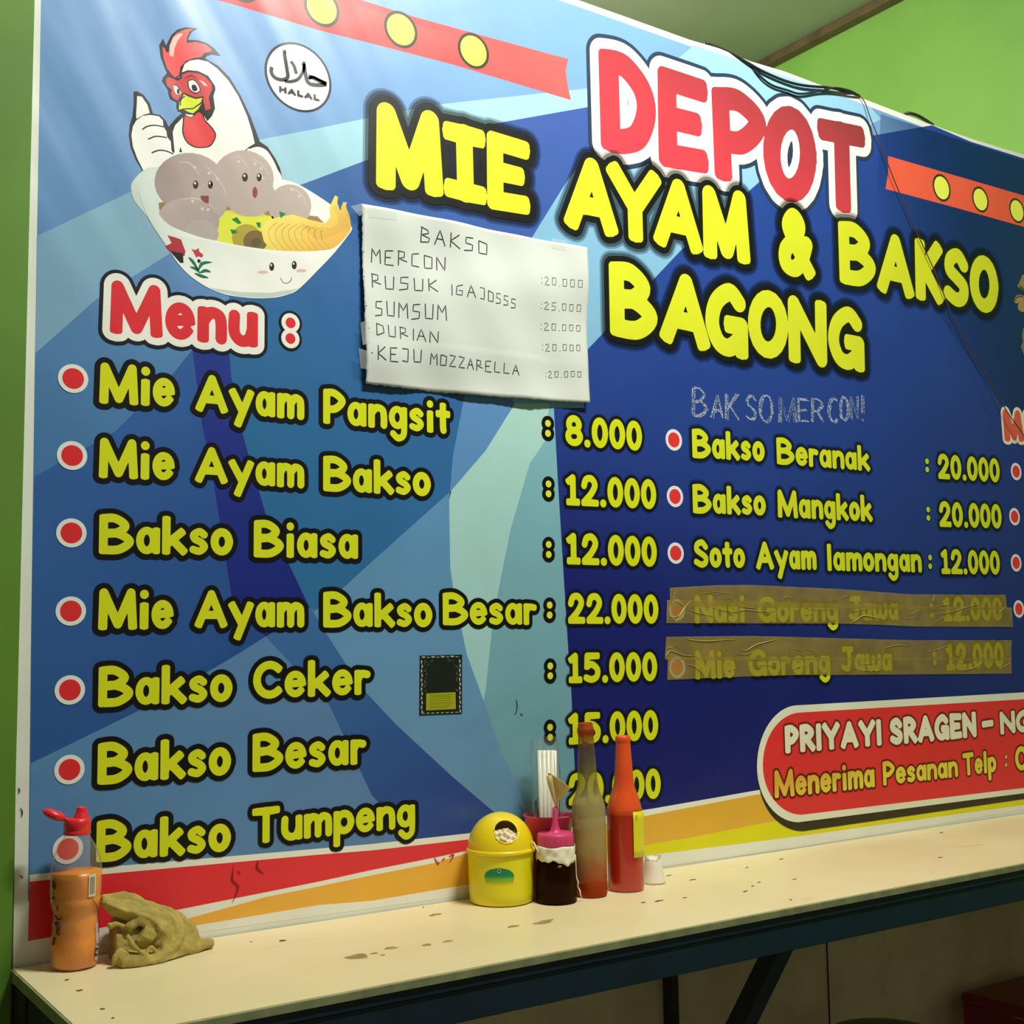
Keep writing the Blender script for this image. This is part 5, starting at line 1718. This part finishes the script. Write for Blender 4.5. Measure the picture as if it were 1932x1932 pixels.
addt([(192, 1699, -.05), (215, 1712, -.056), (245, 1722, -.062), (275, 1730, -.068), (300, 1745, -.072), (309, 1765, -.075), (306, 1790, -.078)], [.005, .009, .010, .009, .0075, .007, .005])
addt([(190, 1697, -.045), (225, 1696, -.046), (255, 1702, -.05), (285, 1722, -.056), (312, 1740, -.062), (322, 1762, -.068), (312, 1788, -.076), (296, 1806, -.08)], [.005, .008, .009, .008, .008, .007, .006, .004])
addt([(256, 1704, -.038), (290, 1712, -.045), (318, 1724, -.052), (336, 1745, -.060), (336, 1770, -.068), (318, 1795, -.078), (285, 1812, -.086), (255, 1818, -.086)], [.005, .006, .007, .008, .008, .008, .008, .006])
addt([(318, 1722, -.035), (345, 1740, -.045), (360, 1762, -.052), (352, 1785, -.062), (322, 1806, -.075)], [.006, .008, .010, .011, .009])
addt([(262, 1818, -.088), (272, 1810, -.09), (281, 1788, -.088), (290, 1790, -.088), (300, 1803, -.086), (312, 1796, -.082)], [.0035, .003, .003, .003, .003, .003])
addt([(232, 1826, -.085), (231, 1806, -.084), (239, 1796, -.082)], [.0045, .0045, .0035])
addt([(213, 1822, -.08), (219, 1802, -.08), (228, 1794, -.08), (240, 1798, -.08)], [.003, .0035, .0035, .003])
addt([(205, 1748, -.062), (222, 1744, -.066), (234, 1750, -.068)], [.003, .003, .003])
addt([(345, 1793, -.062), (372, 1786, -.060), (402, 1779, -.056)], [.013, .011, .006], .75)
addt([(225, 1815, -.075), (260, 1817, -.08), (300, 1812, -.078), (335, 1803, -.07)], [.012, .014, .013, .010])
addt([(200, 1704, -.062), (228, 1716, -.068), (262, 1726, -.074), (290, 1737, -.079), (304, 1757, -.082)], [.002, .0032, .0032, .003, .002], n=8)
addt([(215, 1699, -.056), (252, 1706, -.062), (285, 1725, -.068), (316, 1745, -.074), (320, 1775, -.080), (305, 1795, -.086)], [.002, .003, .003, .0034, .003, .002], n=8)
addt([(272, 1704, -.053), (310, 1719, -.060), (332, 1745, -.069), (331, 1772, -.077), (310, 1797, -.086)], [.002, .003, .0034, .003, .002], n=8)
addt([(335, 1735, -.052), (352, 1760, -.062), (346, 1783, -.071), (322, 1800, -.080)], [.002, .003, .0034, .002], n=8)
addt([(240, 1765, -.082), (252, 1785, -.086), (272, 1800, -.090)], [.002, .0028, .002], n=8)
addt([(350, 1800, -.072), (372, 1786, -.070), (388, 1780, -.066)], [.002, .0025, .0015], n=8)
zmin = ZS + .0008
rv = [Vector((v.x, min(v.y, -.006), max(v.z, zmin))) for v in rv]
RAG = plain('olive_cotton', srgb(172, 154, 84), .95, .2, 60, .8, spec=.2)
rc_ = PZ(290, 1805)
rag = mesh_obj('rag', [v - rc_ for v in rv], rf, RAG, smooth=True)
rag.location = rc_
tag(rag, 'crumpled olive cotton rag lying beside the orange drink bottle', 'rag')
md = rag.modifiers.new('weld', 'REMESH'); md.mode = 'VOXEL'; md.voxel_size = .0016; md.use_smooth_shade = True
tex = bpy.data.textures.new('cloth_wrinkle', 'CLOUDS'); tex.noise_scale = .016; tex.noise_depth = 2
md = rag.modifiers.new('wr', 'DISPLACE'); md.texture = tex; md.strength = .0055; md.mid_level = .5
md = rag.modifiers.new('sm', 'SMOOTH'); md.factor = .4; md.iterations = 1

# ------------------------------------------------------------------ hand written price sheet
def paperY(x, z):
    return -.0102 - .0018 * math.sin(x * 24 + z * 9) - .0018 * math.sin(z * 31 - x * 13 + 1) - .0014 * math.sin(x * 53 + z * 28) - .0012 * math.sin(x * 9 - z * 60) * (1 if z < 1.6 else .5)
TLp, TRp, BRp, BLp = [np.array(P(*q)) for q in ((677, 388), (1099.5, 471), (1104, 762), (684, 726))]
pv, pf = [], []
NXp, NZp = 90, 60
prnd = random.Random(3)
for j in range(NZp + 1):
    for i in range(NXp + 1):
        u, v = i / NXp, j / NZp
        q = (TLp * (1 - u) + TRp * u) * (1 - v) + (BLp * (1 - u) + BRp * u) * v
        if i == 0: q = q + (prnd.uniform(-.0008, .0008), 0)
        if j == NZp: q = q + (0, prnd.uniform(-.0008, .0008) - .003 * math.sin(u * 3.1))
        pv.append((q[0], paperY(*q), q[1]))
for j in range(NZp):
    for i in range(NXp):
        k = j * (NXp + 1) + i
        pf.append((k, k + NXp + 1, k + NXp + 2, k + 1))
pcn = P(890, 580)
paper = empty('paper_notice', (pcn[0], -.0098, pcn[1]), 'white paper sheet with handwritten bakso prices taped over the banner', 'notice')
PAP = plain('white_paper', srgb(208, 214, 207), .55, .02, 4)
sh = mesh_obj('sheet', pv, pf, PAP, smooth=True)
child_abs(sh, paper)
sd = sh.modifiers.new('t', 'SOLIDIFY'); sd.thickness = .00025; sd.offset = 1
PEN = plain('black_pen_ink', srgb(34, 36, 36), .6, .1, 80)
HAND = {'B': [L((.05, 0), (.1, 1)), L((0, 1), (.7, .85), (.75, .65), (.1, .5), (.9, .35), (.8, .1), (0, .0))], 'A': [L((0, 0), (.45, 1), (1, 0)), L((.2, .42), (.8, .42))], 'K': [L((.1, 1), (.1, 0)), L((.9, .95), (.1, .45), (1, 0))],
        'S': [L((.9, 1), (.2, .95), (.15, .55), (.85, .5), (.8, .1), (.0, .0))], 'O': [L((.1, .95), (.1, .05), (.9, .08), (.95, .85), (.1, .95))], 'M': [L((.0, 0), (.05, 1), (.5, .5), (.9, 1), (1, 0))], 'E': [L((.9, 1), (.1, .95), (.1, 0), (1, 0)), L((.1, .5), (.7, .52))],
        'R': [L((.1, 0), (.1, 1)), L((.0, 1), (.7, .95), (.7, .6), (.1, .48), (1, .3))], 'C': [L((.9, 1), (.15, .9), (.1, .1), (.9, .05))], 'N': [L((.05, 0), (.05, .95), (.9, .05), (.95, 1))], 'U': [L((.05, 1), (.1, .05), (.85, .05), (.9, 1))],
        'I': [L((.5, 1), (.5, 0))], 'G': [L((.9, .95), (.2, .8), (.1, .1), (.8, .05), (.85, .45), (.4, .45))], 'J': [L((.1, 1), (.8, 1), (.75, .05), (.1, .1))], 'D': [L((.05, 0), (.05, 1)), L((.0, 1), (.8, .85), (.9, .3), (.1, 0))], 'Z': [L((0, 1), (.9, .95), (.05, .05), (1, .05))],
        'L': [L((.1, 1), (.1, .05), (.9, .05))], '2': [L((.1, .8), (.5, 1), (.8, .75), (.1, .05), (1, .05))], '0': [L((.15, .9), (.15, .1), (.8, .1), (.85, .9), (.15, .9))], '5': [L((.9, 1), (.15, .95), (.15, .55), (.8, .5), (.8, .1), (.05, .0))],
        '.': [L((.2, .0), (.55, .05))], ':': [L((.4, .12), (.42, .26)), L((.4, .66), (.42, .8))], '-': [L((.1, .5), (.9, .45))], ' ': []}
hr = random.Random(12)


def hand(text, x0, yt0, yb0, x1, yt1, yb1, tf, w=.00085, label=None, slots=None):
    w = w * 1.6
    """one written line; corners in a zoomed picture turned to banner coordinates by tf"""
    HV, HF = [], []
    n_ = len(text)
    wd = [.45 if ch in '.:I' else (.5 if ch == ' ' else 1.0) for ch in text]
    tot = sum(wd)
    u = 0.0
    for k, ch in enumerate(text):
        a_, b_ = u / tot, (u + wd[k] * .72) / tot
        u += wd[k]
        jy = hr.uniform(-.04, .04)
        for st in HAND[ch]:
            pts = []
            for uu, vv_ in st:
                t = a_ + (b_ - a_) * uu
                yt, yb = yt0 + (yt1 - yt0) * t, yb0 + (yb1 - yb0) * t
                pts.append(np.array(P(*tf(x0 + (x1 - x0) * t, yb + (yt - yb) * (vv_ + jy)))))
            q = []
            for i in range(len(pts) - 1):
                m_ = max(1, int(np.hypot(*(pts[i + 1] - pts[i])) / .004))
                q += [pts[i] + (pts[i + 1] - pts[i]) * t_ / m_ for t_ in range(m_)]
            q.append(pts[-1])
            base = len(HV)
            for i, p_ in enumerate(q):
                d = q[min(i + 1, len(q) - 1)] - q[max(i - 1, 0)]
                d = d / (np.hypot(*d) + 1e-12)
                nr = np.array([-d[1], d[0]]) * w / 2
                for sg in (1, -1):
                    e_ = p_ + nr * sg
                    HV.append((e_[0], paperY(*e_) - .0004, e_[1]))
            for i in range(len(q) - 1):
                HF.append((base + 2 * i, base + 2 * i + 2, base + 2 * i + 3, base + 2 * i + 1))
    o = mesh_obj('handwriting', HV, HF, PEN)
    child_abs(o, paper)
    o['label'] = label or 'pen line reading ' + text.strip()


hand('BAKSO', 517, 1190, 1268, 890, 1270, 1340, Z2, w=.0012)
hand('MERCON', 268, 1298, 1372, 668, 1350, 1424, Z2, w=.0011)
hand('RUSUK', 265, 1432, 1505, 625, 1468, 1532, Z2, w=.0011)
hand('IGA', 668, 1487, 1545, 812, 1498, 1562, Z2, w=.0010)
hand('JOSSS', 815, 1508, 1570, 1025, 1570, 1618, Z2, w=.0010)
hand('SUMSUM', 278, 1570, 1650, 665, 1604, 1684, Z2, w=.0011)
hand('DURIAN', 283, 1690, 1752, 625, 1736, 1798, Z2, w=.0010)
hand('KEJU', 285, 152, 228, 545, 176, 242, Z5, w=.0011)
hand('MOZZARELLA', 570, 188, 248, 1040, 256, 308, Z5, w=.0010)
for t, q, tf in ((':20.000', (1138, 1445, 1492, 1365, 1468, 1512), Z2), (':25.000', (1138, 1580, 1620, 1365, 1592, 1634), Z2), (':20.000', (1143, 1684, 1726, 1365, 1698, 1734), Z2), (':20.000', (1153, 1792, 1834, 1360, 1800, 1836), Z2), (':20.000', (1170, 278, 316, 1362, 282, 316), Z5)):
    hand(t, *q, tf, w=.0007)
for x, y in ((225, 1318), (225, 1447), (232, 1600), (243, 1718)):
    hand('-', x - 5, y - 6, y + 6, x + 9, y - 5, y + 7, Z2, w=.0008, label='small pen dash')
hand('-', 252, 186, 196, 266, 187, 197, Z5, w=.0009, label='small pen dash')
TAPEC = clearish('clear_sticky_tape', (.98, .99, .98, 1), .22, srgb(232, 238, 234), .12, .08)
for k, q in enumerate((((655, 393), (676, 388), (690, 400), (672, 412)), ((672, 612), (690, 606), (692, 650), (676, 655)), ((668, 660), (690, 668), (689, 700), (672, 698)), ((1035, 452), (1062, 458), (1060, 476), (1034, 470)), ((690, 395), (742, 402), (742, 420), (690, 414)))):
    v2 = [P(*w_) for w_ in q]
    vv_ = []
    for j in range(5):
        for i in range(7):
            u, v = i / 6, j / 4
            x_, z_ = [(v2[0][d] * (1 - u) + v2[1][d] * u) * (1 - v) + (v2[3][d] * (1 - u) + v2[2][d] * u) * v for d in (0, 1)]
            vv_.append((x_, min(paperY(x_, z_), -.006) - .0009 - .0006 * abs(math.sin(i * 2.3 + j * 1.7 + k)), z_))
    o = mesh_obj('clear_tape', vv_, [(j * 7 + i, (j + 1) * 7 + i, (j + 1) * 7 + i + 1, j * 7 + i + 1) for j in range(4) for i in range(6)], TAPEC, smooth=True)
    child_abs(o, paper)

# ------------------------------------------------------------------ brown packing tape over two menu lines
def tape_mat():
    m_ = bpy.data.materials.new('brown_packing_tape')
    m_.use_nodes = True
    nt_ = m_.node_tree
    p_ = nt_.nodes['Principled BSDF']
    geo_ = node(nt_, 'ShaderNodeNewGeometry')
    nz_ = node(nt_, 'ShaderNodeTexNoise')
    nz_.inputs['Scale'].default_value = 26
    nz_.inputs['Detail'].default_value = 4
    nt_.links.new(geo_.outputs['Position'], nz_.inputs['Vector'])
    r_ = node(nt_, 'ShaderNodeValToRGB')
    r_.color_ramp.elements[0].color = srgb(150, 128, 36)
    r_.color_ramp.elements[1].color = srgb(184, 160, 80)
    nt_.links.new(nz_.outputs['Fac'], r_.inputs['Fac'])
    nt_.links.new(r_.outputs['Color'], p_.inputs['Base Color'])
    mr_ = node(nt_, 'ShaderNodeMapRange')
    mr_.inputs['To Min'].default_value = .44
    mr_.inputs['To Max'].default_value = .72
    nt_.links.new(nz_.outputs['Fac'], mr_.inputs['Value'])
    nt_.links.new(mr_.outputs['Result'], p_.inputs['Alpha'])
    p_.inputs['Roughness'].default_value = .25
    b_ = node(nt_, 'ShaderNodeBump')
    b_.inputs['Strength'].default_value = .5
    b_.inputs['Distance'].default_value = .003
    nt_.links.new(nz_.outputs['Fac'], b_.inputs['Height'])
    nt_.links.new(b_.outputs['Normal'], p_.inputs['Normal'])
    return m_
TAPE = tape_mat()
CREASE = plain('tape_crease', srgb(206, 190, 104), .3, .1, 60)
def Z7(x, y): return (1232 + x / 5.52, 1090 + y / 5.52)
def Z8(x, y): return (1582 + x / 5.52, 1090 + y / 5.52)
def Z78(x, y): return Z7(x, y)      # second picture continues at x + 1932
tapes = [
    ([(160, 105), (650, 78), (1000, 75), (1932, 118), (2650, 172), (3655, 178)], [(162, 300), (1000, 300), (1932, 322), (2900, 330), (3672, 330)], -.0036, 'upper strip of crinkled brown tape over the fourth right menu line'),
    ([(130, 232), (1000, 245), (1932, 270), (2900, 300), (3718, 310)], [(122, 472), (1000, 475), (1932, 478), (2400, 492), (2700, 508), (3732, 512)], -.0040, 'lower strip of crinkled brown tape over the fourth right menu line'),
    ([(122, 615), (1000, 605), (1932, 630), (2700, 650), (3720, 650)], [(108, 850), (1000, 860), (1932, 850), (3716, 862)], -.0036, 'upper strip of crinkled brown tape over the fifth right menu line'),
    ([(135, 830), (1000, 822), (1932, 838), (3716, 838)], [(133, 1064), (900, 1030), (1500, 1012), (1932, 1012), (3716, 998)], -.0040, 'lower strip of crinkled brown tape over the fifth right menu line'),
]
creases = [
    ([([(225, 105), (205, 190), (190, 230)], .9), ([(480, 172), (560, 160), (630, 180)], .8), ([(570, 146), (650, 148), (720, 160), (785, 165)], .9), ([(755, 185), (800, 235), (860, 245)], 1), ([(1120, 190), (1180, 180), (1215, 190)], .9), ([(1340, 212), (1380, 200), (1440, 215)], 1.4), ([(1880, 235), (1990, 195), (2060, 200)], 1), ([(2915, 180), (2890, 250)], .9)], 0),
    ([([(140, 405), (240, 400), (320, 300), (375, 240)], 1.6), ([(210, 240), (290, 285), (330, 300)], 1.2), ([(220, 470), (260, 400), (330, 300)], 1.4), ([(360, 335), (450, 365), (610, 402)], 1.5), ([(600, 308), (820, 355), (920, 335), (1100, 350), (1255, 345)], 1.6), ([(880, 290), (960, 308), (1040, 316)], 1.2), ([(1590, 325), (1700, 330), (1900, 330)], .9), ([(2000, 365), (2150, 330), (2220, 328)], 1), ([(2030, 478), (2100, 440), (2170, 395), (2290, 410), (2420, 440)], 2.2), ([(2560, 410), (2640, 425), (2750, 420)], 1), ([(2630, 392), (2700, 365), (2760, 325)], .9), ([(2920, 465), (3000, 410), (3020, 405)], 1), ([(2900, 385), (3100, 350), (3250, 305), (3380, 275)], 1.4), ([(2920, 300), (3090, 275)], 1), ([(3580, 365), (3650, 305)], 1.2)], 1),
    ([([(305, 612), (370, 645), (540, 660), (700, 650), (870, 640)], 2), ([(890, 752), (960, 755), (1050, 700), (1180, 665), (1275, 645)], 2), ([(110, 830), (165, 762), (300, 805), (440, 815)], 1.8), ([(125, 740), (190, 715)], 1.2), ([(200, 680), (270, 745)], 1), ([(850, 790), (960, 800), (1040, 755)], 1.3), ([(1440, 735), (1550, 770)], 1), ([(1550, 740), (1650, 755), (1640, 715)], 1), ([(2380, 735), (2540, 700), (2650, 715)], 1.6), ([(2840, 770), (2950, 745), (3100, 690)], 1)], 2),
    ([([(330, 905), (430, 930), (545, 1045)], 1.6), ([(1060, 905), (1180, 905), (1240, 925)], 1), ([(1420, 960), (1490, 925), (1520, 915)], 1), ([(980, 850), (1090, 848)], 1), ([(1300, 850), (1420, 862)], .9), ([(2020, 915), (2150, 960), (2330, 965), (2380, 930)], 1.3), ([(2140, 895), (2290, 890)], 1), ([(3180, 965), (3300, 945), (3420, 880)], 1.6), ([(3590, 950), (3715, 880)], 1.2)], 3)]
for k, (tp, bt, Y, lb) in enumerate(tapes):
    u = np.linspace(0, 1, 160)
    xt = tp[0][0] + (tp[-1][0] - tp[0][0]) * u
    xb = bt[0][0] + (bt[-1][0] - bt[0][0]) * u
    yt = np.interp(xt, [q[0] for q in tp], [q[1] for q in tp])
    yb = np.interp(xb, [q[0] for q in bt], [q[1] for q in bt])
    vv_ = []
    NZt = 8
    for j in range(NZt + 1):
        for i in range(len(u)):
            t = j / NZt
            x_, z_ = P(*Z7(xt[i] * (1 - t) + xb[i] * t, yt[i] * (1 - t) + yb[i] * t))
            d = .0004 * math.sin(x_ * 160 + z_ * 70 + k) * math.sin(x_ * 63 - z_ * 120) + .0003 * math.sin(x_ * 300 + j)
            vv_.append((x_, Y + d * .25, z_))
    nU = len(u)
    fcs = [(j * nU + i, (j + 1) * nU + i, (j + 1) * nU + i + 1, j * nU + i + 1) for j in range(NZt) for i in range(nU - 1)]
    cx_ = vv_[nU * 4 + nU // 2]
    te = empty('tape_strip', cx_, lb, 'tape', 'brown tape strips over the menu')
    o = mesh_obj('tape_film', vv_, fcs, TAPE, smooth=True)
    child_abs(o, te)
    for pts, w_ in creases[k][0]:
        q = [P(*Z7(*p_)) for p_ in cat(pts, False, 4)]
        rad = [.00042 * w_ * (.25 + math.sin(math.pi * (i + .5) / len(q))) for i in range(len(q))]
        o = tube('crease', [(x_, Y - .0004, z_) for x_, z_ in q], rad, CREASE, n=6, flat=.6)
        child_abs(o, te)

# ------------------------------------------------------------------ small black sticker
def Z9(x, y): return (760 + x / 13.8, 1210 + y / 13.8)
scx = P(830, 1293)
stick = empty('sticker', (scx[0], -.006, scx[1]), 'small black ornamental sticker with a yellow panel on the pale blue print', 'sticker')
def spart(name, fn, label=None):
    a_ = Art()
    fn(a_)
    o = a_.build(name, stick, label, mats=[INKM, INKA])
    return o
spart('backing', lambda a_: a_.poly([(418, 372), (1518, 345), (1515, 1885), (405, 1928)], srgb(18, 26, 22), 42, tf=Z9))
def frame_marks(a_):
    cg = srgb(170, 178, 158)
    for k in range(8):
        t = (k + .5) / 8
        a_.poly([(450 + 1000 * t - 55, 395 + (k % 2) * 20 - 25 * t), (450 + 1000 * t + 55, 395 + (k % 2) * 20 - 25 * t), (450 + 1000 * t + 30, 432 - 25 * t), (450 + 1000 * t - 30, 432 - 25 * t)], cg, 43, tf=Z9)
        a_.poly([(440 + 1000 * t - 40, 1890 - 34 * t), (440 + 1000 * t + 45, 1880 - 34 * t), (440 + 1000 * t + 30, 1860 - 34 * t), (440 + 1000 * t - 30, 1868 - 34 * t)], cg, 43, tf=Z9)
    for k in range(12):
        y = 480 + k * 118
        o_ = 14 if k % 2 else 0
        a_.poly([(452 + o_, y), (482 + o_, y + 30), (482 + o_, y + 80), (452 + o_, y + 108), (444 + o_, y + 54)], cg, 43, tf=Z9)
        a_.poly([(1440 + o_, y - 20), (1470 + o_, y + 10), (1475 + o_, y + 60), (1445 + o_, y + 88), (1436 + o_, y + 34)], cg, 43, tf=Z9)
spart('border_marks', frame_marks, 'pale chain border')
def corner_scrolls(a_):
    cs = srgb(120, 118, 96)
    q = random.Random(5)
    for k in range(46):
        if k < 22:
            x, y = q.uniform(540, 1400), q.uniform(455, 620)
            if abs(x - 970) < 330 - (y - 470) * -1.2 * .0 and y > 440 + abs(x - 970) * .45:
                continue
        else:
            x = q.choice((q.uniform(535, 595), q.uniform(1350, 1405)))
            y = q.uniform(600, 1290)
        a_.line([(x, y), (x + q.uniform(-30, 30), y + q.uniform(10, 26)), (x + q.uniform(-20, 20), y + q.uniform(28, 50))], .9, cs, 43, tf=Z9)
spart('scrollwork', corner_scrolls, 'faint pale scrollwork')
spart('panel', lambda a_: a_.poly([(585, 1355), (1345, 1322), (1355, 1760), (582, 1798)], srgb(160, 164, 24), 43, tf=Z9), 'yellow panel')
def tinylines(a_):
    q = random.Random(8)
    for k in range(8):
        y = 1400 + k * 48
        a_.line([(640 + q.uniform(0, 60), y), (1000, y - 6 + q.uniform(-8, 8)), (1290 - q.uniform(0, 120), y - 16)], 1.0, srgb(116, 120, 20), 44, tf=Z9, smooth=False)
spart('panel_lines', tinylines, 'dim unreadable lines of print')

# ------------------------------------------------------------------ cables over the top edge and the thin wire
BLK = plain('black_cable_rubber', srgb(34, 38, 34), .5, .1, 50)
def wirepts(pp, Y):
    return [tuple(PY(x, y, Y if not isinstance(Y, (list, tuple)) else Y[i])) for i, (x, y) in enumerate(pp)]
p1 = [(1330, 80), (1372, 97), (1410, 118), (1440, 135), (1480, 152), (1515, 161), (1560, 165), (1590, 171), (1620, 180)]
o = tube('power_cable', cat(wirepts(p1, [.006, .0, -.005, -.0065, -.007, -.008, -.008, -.006, .002]), False, 5), .0026, BLK)
tag(o, 'thick black cable lying along the top edge of the banner', 'cable')
p2 = [(1400, 110), (1430, 140), (1455, 160), (1485, 170), (1510, 177), (1545, 172), (1575, 166), (1605, 172), (1622, 182)]
o = tube('power_cable', cat(wirepts(p2, [.004, -.005, -.006, -.0065, -.007, -.007, -.012, -.011, -.004]), False, 5), .0021, BLK)
tag(o, 'thinner black cable looping below the top edge of the banner', 'cable')
p3 = [(1700, 222), (1712, 214), (1728, 217), (1745, 226), (1760, 236)]
o = tube('power_cable', cat(wirepts(p3, [.02, .008, .002, .006, .02]), False, 5), .0034, BLK)
tag(o, 'short black cable hump behind the top edge over the right ribbon', 'cable')
WR = plain('brown_wire', srgb(88, 52, 44), .5, .1, 50)
p4 = [(1612, 176), (1630, 190), (1643, 225), (1662, 272), (1680, 322), (1706, 385), (1736, 452), (1768, 522), (1790, 580), (1812, 626), (1838, 672), (1866, 715), (1897, 772), (1932, 822), (1965, 880)]
Y4 = [.0, -.008, -.012, -.012, -.012, -.011, -.010, -.010, -.010, -.010, -.012, -.016, -.02, -.024, -.026]
o = tube('hanging_wire', cat(wirepts(p4, Y4), False, 5), .0011, WR, n=8)
tag(o, 'thin brown wire hanging in a slant across the right side of the banner', 'wire')

# ------------------------------------------------------------------ stools under the counter
def stool(name, x, y, top, w, col, label, rotz=0.0):
    t = empty(name, (x, y, 0), label, 'stool', 'plastic stools under the counter', rotz)
    mt = plain(name + '_' + str(int(col[0] * 1000)), col, .4, .08, 10, coat=.1)
    v_, f_ = box_data(-w / 2, w / 2, -w / 2, w / 2, top - .022, top)
    st = mesh_obj('seat', v_, f_, mt, t)
    md_ = st.modifiers.new('b', 'BEVEL'); md_.width = .012; md_.segments = 4
    v_, f_ = box_data(-w / 2 + .006, w / 2 - .006, -w / 2 + .006, w / 2 - .006, top - .075, top - .0225)
    f_ = f_[2:]
    ap = mesh_obj('skirt', v_, f_, mt, t)
    for sx in (-1, 1):
        for sy in (-1, 1):
            q0, q1 = w / 2 - .03, w / 2 + .012
            vv__ = []
            for zz, c_, h_ in ((top - .07, q0, .022), (0.0, q1, .016)):
                for ax_, ay_ in ((-1, -1), (1, -1), (1, 1), (-1, 1)):
                    vv__.append((sx * c_ + ax_ * h_, sy * c_ + ay_ * h_, zz))
            mesh_obj('leg', vv__, [(0, 1, 5, 4), (1, 2, 6, 5), (2, 3, 7, 6), (3, 0, 4, 7), (0, 3, 2, 1), (4, 5, 6, 7)], mt, t)
    return t
a1 = PZ(1812, 1878, .46)
stool('plastic_stool', a1.x + .115, -.17, .475, .28, srgb(128, 16, 30), 'dark red plastic stool under the counter at the right')
a2 = PY(1592, 1917, -.115)
rs = empty('plastic_stool', (a2.x - .012, -.215, 0), 'dark green round plastic stool under the counter right of the slanting brace', 'stool', 'plastic stools under the counter')
gm = plain('dark_green_plastic', srgb(14, 84, 30), .4, .08, 10, coat=.1)
lathe('seat', [(.001, a2.z), (.07, a2.z - .001), (.092, a2.z - .004), (.1, a2.z - .012), (.102, a2.z - .03), (.104, a2.z - .05), (.1, a2.z - .05), (.097, a2.z - .02), (.001, a2.z - .014)], gm, rs)
for k in range(4):
    an = math.pi / 4 + k * math.pi / 2
    tube('leg', [(.085 * math.cos(an), .085 * math.sin(an), a2.z - .03), (.125 * math.cos(an), .125 * math.sin(an), 0)], [.016, .012], gm, rs, n=8)
